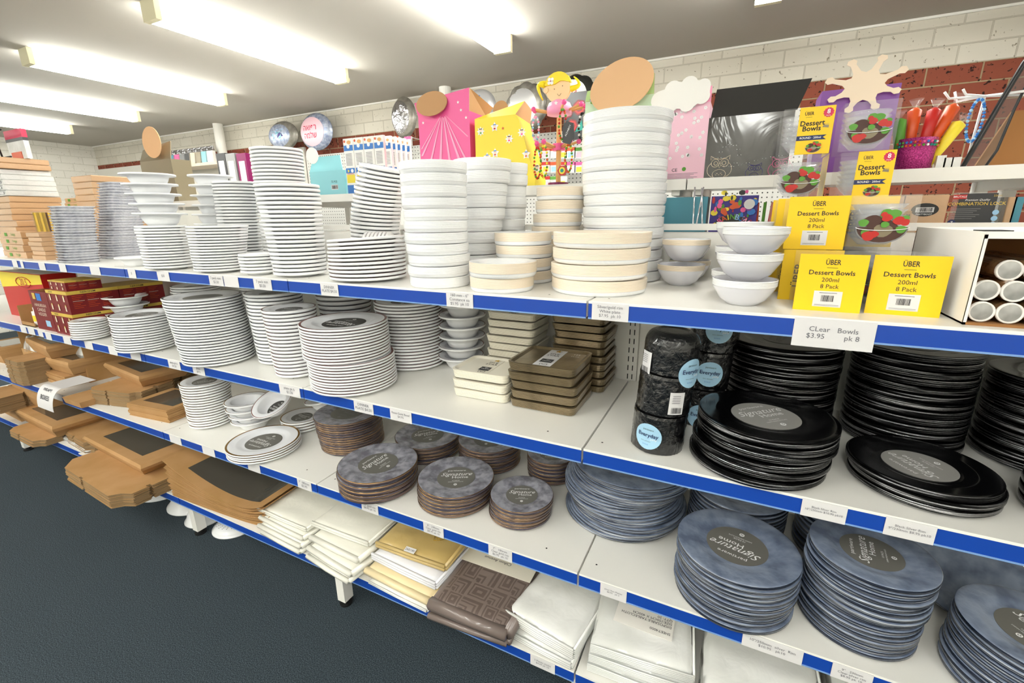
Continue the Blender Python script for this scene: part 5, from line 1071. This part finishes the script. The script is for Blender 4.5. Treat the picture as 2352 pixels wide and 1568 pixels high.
for k, (uL, uR, vT, nm) in enumerate([(2010, 2078, 452, 'left'), (2082, 2182, 448, 'right')]):
    x0, x1, zt = low(uL, uR, vT, y); t = thing('cardboard_packet', f'{nm} film-wrapped brown card packet with dark oval sticker', 'packet', (0, 0, 0)); b = MB(); b.box(x0, x1, y+.0, y+.02, S1+.001, zt, 'kraft_w'); part('card', b, t)
    b = MB(); F = FF((x0+x1)/2, y, zt-.035, .001); b.disc(.016, 'black', F, 24, 1.7); b.rect(-.018, .018, -.006, .006, .0004, 'paper', F); b.barcode(.03, .009, 'ink', F @ TR(0, 0, .0008)); b.text('PARTYBOOT', .0055, 'white_ink', F @ TR(0, -.011, .0006) @ RZ(0)); part('oval_sticker', b, t)
x0, x1, zt = low(2010, 2095, 485, .585); b = MB(); b.box(x0, x1, .585, .60, S1+.001, zt, 'kraft'); b.barcode(.07, .02, 'ink', FF((x0+x1)/2, .585, zt-.018, .001)); thing('barcode_carton', 'small brown carton with a printed barcode behind the back panel', 'carton', (0, 0, 0), b)
x0, x1, zt = low(2196, 2302, 441, y)
t = thing('lock_pack', 'clear blister pack of a combination lock on dark card', 'blister pack', (0, 0, 0)); b = MB(); w = x1-x0; b.box(x0, x1, y, y+.01, S1+.001, zt, 'clearplastic'); part('blister', b, t)
b = MB(); b.box(x0+.008, x1-.006, y-.002, y-.0005, S1+.02, zt-.003, 'dgrey'); F = FF((x0+x1)/2, y-.002, zt-.035, .001); b.text('COMBINATION LOCK', .0105, 'gold_print', F @ TR(0, .008, 0), bold=.01); b.text('Premium Quality', .0065, 'white_ink', F @ TR(0, .017, 0), shear=.3); b.rect(-.045, -.02, .02, .03, 0, 'red', F); b.text('BRUTALE', .006, 'white_ink', F @ TR(-.0325, .025, .0004)); b.text('22mm', .006, 'gold_print', F @ TR(.035, .026, 0))
for k in range(6): b.rect(-.042, .01-.006*(k % 3), -.004-.0045*k, -.003-.0045*k, 0, 'grey', F)
b.disc(.008, 'navy', F @ TR(-.038, -.036, .0003), 16); b.text('7', .01, 'white_ink', F @ TR(-.038, -.036, .0008)); b.poly([(-.05, -.05, 0), (.05, -.05, 0), (.05, -.036, 0)], 'gold_print', F)
for k in range(3): b.disc(.006, 'lightblue', F @ TR(.038, -.012-.014*k, .0003), 12)
part('printed_card', b, t)
for k, u in enumerate((2310, 2328, 2345)):
    q = P(u, 450, y=.66); b = MB(); b.box(-.008, .008, 0, .02, 0, .2, ['smoke', 'kraft_w', 'teal'][k]); thing('hanging_pack', f'{["grey", "brown", "teal"][k]} narrow pack right of the combination lock', 'packet', TR(q.x, .66, S1+.002), b)
# blue-white packets row
for k in range(9):
    if k < 4: u0 = 787+k*23.5; u1 = u0+22; yy = .62; vt = 318-k*2.5
    else: u0 = 880+(k-4)*11; u1 = u0+16; yy = .66+.035*(k-3); vt = 312+2*(k-4)
    x0, x1, zt, z0 = fb(u0, u1, vt, yy); w = x1-x0; h = zt-z0
    t = thing('candle_packet', f'{["first", "second", "third", "fourth", "fifth", "sixth", "seventh", "eighth", "ninth"][k]} from the left of the blue and white hanging-top packets', 'packet', (x0, yy, z0), group='blue and white packets on the rear shelf'); b = MB(); b.box(0, w, 0, .012, 0, h, 'white'); part('card', b, t)
    b = MB(); F = FF(w/2, 0, 0, .001); b.rect(-w*.47, w*.47, h*.78, h*.88, 0, 'blueprint', F); b.rect(-w*.47, w*.47, h*.0, h*.16, 0, 'blueprint', F); b.rect(-w*.47, w*.47, h*.38, h*.47, 0, 'blueprint', F); b.disc(w*.16, 'white_ink', F @ TR(0, h*.86, .0004), 12); b.rect(-w*.42, w*.42, h*.2, h*.35, .0, 'lemon', F); b.disc(w*.14, 'lemon', F @ TR(-w*.2, h*.42, .0004), 3); b.disc(w*.14, 'white_ink', F @ TR(w*.2, h*.42, .0004), 12); b.disc(w*.1, 'orange', F @ TR(-w*.35, h*.95, .0004), 10); b.disc(w*.14, 'wood', F @ TR(w*.1, h*.93, .0004), 10, 1.5)
    b.text('WARNING', w*.15, 'red', F @ TR(0, h*.365, .0004))
    for j in range(9): b.rect(-w*.35, w*.3, h*(.52+.025*j), h*(.528+.025*j), 0, 'pencil', F)
    part('print', b, t)
# cyan, bronze, beige boxes further left
x0, x1, zt, z0 = fb(706, 786, 356, .62); w = x1-x0; h = zt-z0
t = thing('cyan_gift_box', 'light cyan gift box with a pale oval flap', 'gift box', (x0, .62, z0)); b = MB(); b.box(0, w, 0, .1, 0, h*.6, 'cyan'); b.add([(0, .0, h*.6), (w*.97, .0, h*.6), (w*.78, .03, h), (0, .03, h), (0, .004, h*.6), (w*.97, .004, h*.6), (w*.78, .034, h), (0, .034, h)], [(0, 1, 2, 3), (4, 7, 6, 5), (1, 5, 6, 2), (3, 2, 6, 7)], 'cyan'); part('carton', b, t)
b = MB(); F = FF(w*.7, 0, .04, .001); b.rect(-.02, .02, -.02, .0, 0, 'paper', F); b.barcode(.034, .014, 'ink', F @ TR(0, -.01, .0004)); b.text('72 PCS', .012, 'ink', F @ TR(0, .012, 0)); part('print', b, t)
c = P(714, 357, y=.60); b = MB(); plaque(b, frame((c.x-x0, -.012, c.z-z0), (1, 0, 0), (0, .2, 1)) @ RZ(-.7), ellipse(.04, .031), .002, 'white'); part('oval_flap', b, t, label='pale oval flap')
x0, x1, zt, z0 = fb(312, 385, 330, .62); w = x1-x0; h = zt-z0
t = thing('bronze_gift_box', 'olive bronze gift box with tall brown oval flap, far left', 'gift box', (x0, .62, z0)); b = MB(); b.box(0, w, 0, .1, 0, h*.72, 'bronze_card'); b.add([(0, 0, h*.72), (w, 0, h*.72), (w*.97, .02, h*1.02), (w*.05, .02, h*.93), (0, .004, h*.72), (w, .004, h*.72), (w*.97, .024, h*1.02), (w*.05, .024, h*.93)], [(0, 1, 2, 3), (4, 7, 6, 5), (1, 5, 6, 2), (3, 2, 6, 7)], 'bronze_card'); part('carton', b, t)
c = P(349, 327, y=.60); b = MB(); plaque(b, frame((c.x-x0, -.02, c.z-z0), (1, 0, 0), (0, .0, 1)), ellipse(.085, .078), .003, 'disc_brown'); part('oval_flap', b, t, label='tall brown oval flap')
x0, x1, zt, z0 = fb(520, 590, 378, .66); w = x1-x0; b = MB(); sc = [(0, 0), (w, 0), (w, .04)]+[(w*(1-k/8)+.0, .062+.012*(k % 2)) for k in range(9)]+[(0, .03)]; b.prism(sc, 0, .004, 'beige', X=RX(math.pi/2)); thing('scalloped_card', 'beige scalloped cardboard flap left of the tallest plate stack', 'card', (x0, .66, z0), b)
x0, x1, zt, z0 = fb(548, 592, 400, .74); b = MB(); b.lathe([(0, 0), (.06, 0), (.07, .03), (.04, .06), (0, .068)], 'purple', 16); thing('purple_bundle', 'dark purple bundle behind the beige scalloped flap', 'bundle', ((x0+x1)/2, .76, z0), b)
x0, x1, zt, z0 = fb(268, 312, 404, .70); b = MB(); b.box(0, x1-x0, 0, .1, 0, .075, 'kraft'); thing('small_brown_box', 'small brown box at the foot of the olive bronze gift box', 'box', (x0-.05, .66, z0), b)
# ================================================================= BACK WALL GOODS
def balloon(u, v, ru, rv, y, label, m, m2, name='foil_balloon', scal=0, deco=None):
    c = P(u, v, y=y); rx = (P(u+ru, v, y=y)-P(u-ru, v, y=y)).length/2; rz = (P(u, v+rv, y=y)-P(u, v-rv, y=y)).length/2
    t = thing(name, label, 'balloon', frame((c.x, y, c.z), (1, 0, 0), (0, 0, 1))); b = MB()
    pr = [(0, .045)]+[(math.sin(a_)*.96, .045*math.cos(a_)**.8) for a_ in [math.pi/2*k/8 for k in range(1, 8)]]+[(.97, .003), (1.0, 0), (.97, -.003)]+[(math.sin(a_)*.96, -.03*math.cos(a_)) for a_ in [math.pi/2*k/4 for k in (3, 2, 1)]]+[(0, -.03)]
    wv = (lambda a_, z: 1+.02*math.sin(30*a_)*(1 if abs(z) < .02 else .3)+((.07*abs(math.sin(scal*a_/2)) if abs(z) < .035 else 0) if scal else 0)) 
    b.lathe(pr, m, 60, X=Matrix.Diagonal((rx, rz, 1, 1)), wav=wv); part('foil_body', b, t)
    dome = lambda q: .045*max(0, 1-min(1, q/.97)**2)**.4
    b = MB(); b.lathe([(k*.072, 0) for k in range(12)], m2, 40, X=TR(-rx*.12, 0, 0) @ Matrix.Diagonal((rx*.95, rz*.98, 1, 1)))
    if deco: deco(b, rx, rz)
    b.v = [Vector((v.x, v.y, dome(math.hypot(v.x/rx, v.y/rz))+.0018+(.0015 if k >= 1+11*40 else 0))) for k, v in enumerate(b.v)]
    part('printed_front', b, t); b = MB(); b.tube([(0, 0, -.02), (0, 0, -(2.715-y))], .002, 'wire'); part('wall_hook', b, t); return t
mat('foil_b', 'B8C0D0', .35, .3, bump=(20, .6), col2='7C88A8', nscale=30); mat('foil_pink', 'F0C8D4', .4, .1, bump=(20, .4)); mat('foil_silver', 'A8A49C', .35, .5, bump=(14, .8), col2='8A867E', nscale=20); mat('foil_w', 'D8D8DA', .3, .5, bump=(24, .6)); mat('foil_dark', '3A3A36', .3, .5)
def d1(b, rx, rz):
    r = random.Random(1)
    for k in range(12): b.poly([(r.uniform(-.6, .3)*rx, r.uniform(-.5, .5)*rz, .048) for _ in range(3)], r.choice(['cyan', 'purple', 'lightblue', 'teal']), TR(0, 0, .0004*k))
balloon(651, 312, 34, 33, 2.58, 'silver round foil balloon with blue and purple shapes', 'foil_silver', 'foil_b', deco=d1)
def d2(b, rx, rz):
    b.text('האופר\nהמלש', rz*.42, 'red8', TR(-rx*.18, 0, .0485), bold=.01)
balloon(727, 303, 37, 43, 2.56, 'round foil balloon with pink lettering and blue edge', 'foil_b', 'foil_pink', deco=d2)
balloon(928, 270, 28, 48, 2.50, 'crinkled silver foil balloon left of the pink box', 'foil_silver', 'foil_wrinkle')
def d4(b, rx, rz):
    r = random.Random(3)
    for k in range(14): star(b, TR(r.uniform(-.6, .5)*rx, r.uniform(-.6, .6)*rz, .0485+.0003*k), rz*.1, r.choice(['red8', 'teal', 'pink', 'blueprint']))
balloon(1100, 245, 38, 40, 2.45, 'foil balloon with coloured stars behind the yellow box', 'foil_w', 'foil_w', deco=d4)
balloon(1208, 248, 45, 56, 2.40, 'white scallop-edged foil balloon with grey dots', 'foil_silver', 'foil_w', scal=10)
balloon(1320, 222, 48, 48, 2.42, 'dark scallop-edged foil balloon above the rose picture', 'foil_dark', 'white', scal=10, deco=lambda b, rx, rz: b.text('לזמ', rz*.5, 'red', TR(-rx*.1, rz*.25, .0485)))
q0 = P(1296, 215, y=2.3); q1 = P(1345, 318, y=2.3)
t = thing('rose_picture', 'dark square picture of red roses behind the bead stand', 'picture', (0, 0, 0)); b = MB(); b.tube([((q0.x+q1.x)/2, 2.32, q1.z+.1), ((q0.x+q1.x)/2, 2.715, q1.z+.1)], .003, 'wire'); part('hook', b, t); b = MB(); b.box(q0.x, q1.x, 2.3, 2.32, q1.z, q0.z, 'black'); part('board', b, t); b = MB(); cx, cz = (q0.x+q1.x)/2, (q0.z+q1.z)/2
for k, (dx, dz, r_) in enumerate(((.03, .05, .05), (-.05, .03, .04), (-.02, -.06, .045))):
    for j in range(4): b.disc(r_*(1-.22*j), 'red' if j % 2 else 'wine', FF(cx+dx, 2.3, cz+dz, .002+.001*j), 7)
b.poly([(-.0, -.1, 0), (.06, -.09, 0), (.05, -.03, 0)], 'teal_hair', FF(cx, 2.3, cz, .002)); part('rose_print', b, t)
r = random.Random(11); n = 0
for (u0, u1, v0, v1, cnt) in ((1225, 1340, 325, 425, 16), (865, 950, 300, 400, 7), (1060, 1095, 300, 345, 2)):
    for k in range(cnt):
        nc = max(1, int((cnt+2)/3)); u = u0+(u1-u0)*((k % nc)+.5)/nc; v = v0+(v1-v0)*((k//nc)+.4)/3; q = P(u, v, y=2.45); w = .07; h = .075
        cnm = ['blue', 'pink', 'yellow', 'green', 'red', 'white', 'orange']; m = r.randrange(7); mm = ['blueprint', 'pink', 'lemon', 'green', 'red', 'white', 'orange'][m]; b = MB(); b.box(-w/2, w/2, 0, .02, -h, 0, 'film_w'); b.box(-w/2, w/2, -.001, .0, -h*.3, 0, mm); b.box(-w*.3, w*.3, -.001, .0, -h*.9, -h*.45, ['lightblue', 'pale_pink', 'white', 'lemon'][k % 4]); b.tube([(0, 0, .0), (0, .21 if q.z < 1.95 else .265, .0)], .003, 'wire')
        n += 1; w0 = 'beside the wooden girl stand' if u0 > 1200 else 'left of the pink box' if u0 < 1000 else 'between the pink and yellow boxes'
        thing('hanging_packet', f'small {cnm[m]}-topped packet {w0}, {ORD[k % nc+1] if k % nc else "first"} across in the {["top", "middle", "bottom", "lowest"][k//nc]} row', 'packet', (q.x, 2.45, q.z), b, group='small packets hung on the pegboard')
# pouch display far left
q0 = P(385, 352, y=2.45); q1 = P(490, 372, y=2.45)
b = MB(); b.box(q0.x-.1, q1.x+.1, 2.42, 2.66, q1.z-.03, q1.z, 'beige'); thing('pouch_rail', 'pale display ledge carrying coloured pouches on the back wall', 'ledge', (0, 0, 0), b)
for k in range(8):
    x = q0.x+(q1.x-q0.x)*(k+.5)/8; m = ['teal', 'pink', 'grey', 'dgrey', 'beige', 'bronze_card', 'cyan', 'white'][k]; b = MB(); b.frust(.13, .05, .12, .03, 0, .12, m); b.frust(.12, .03, .13, .004, .12, .17, 'foil_wrinkle'); thing('foil_pouch', f'{["teal", "pink", "light grey", "dark grey", "beige", "olive", "cyan", "white"][k]} foil-topped pouch on the back wall ledge', 'pouch', (x, 2.47, q1.z+.001), b, group='foil pouches on the wall ledge')
q = P(515, 375, y=1.6)
for k, (u, m) in enumerate(((505, 'dgrey'), (527, 'grey'), (552, 'magenta'))):
    q = P(u, 352, y=1.7); b = MB(); b.box(-.06, .06, 0, .05, -.35, 0, m); b.box(-.035, .035, -.002, 0, -.3, -.06, 'white'); thing('framed_pack', f'{["dark grey", "mid grey", "magenta"][k]} upright pack with white panel left of the plates', 'pack', (q.x, 1.7, q.z), b)
# a second gondola across the rear aisle that carries them
b = MB(); q = P(500, 400, y=1.7); zt = P(527, 352, y=1.7).z-.351; b.box(-5.6, -1.9, 1.55, 2.0, zt-.03, zt-.001, 'enamel'); b.box(-5.6, -5.55, 1.55, 2.0, 0, zt-.03, 'enamel'); b.box(-1.95, -1.9, 1.55, 2.0, 0, zt-.03, 'enamel'); thing('rear_aisle_shelf', 'low white shelf unit across the rear aisle', 'shelf unit', (0, 0, 0), b)
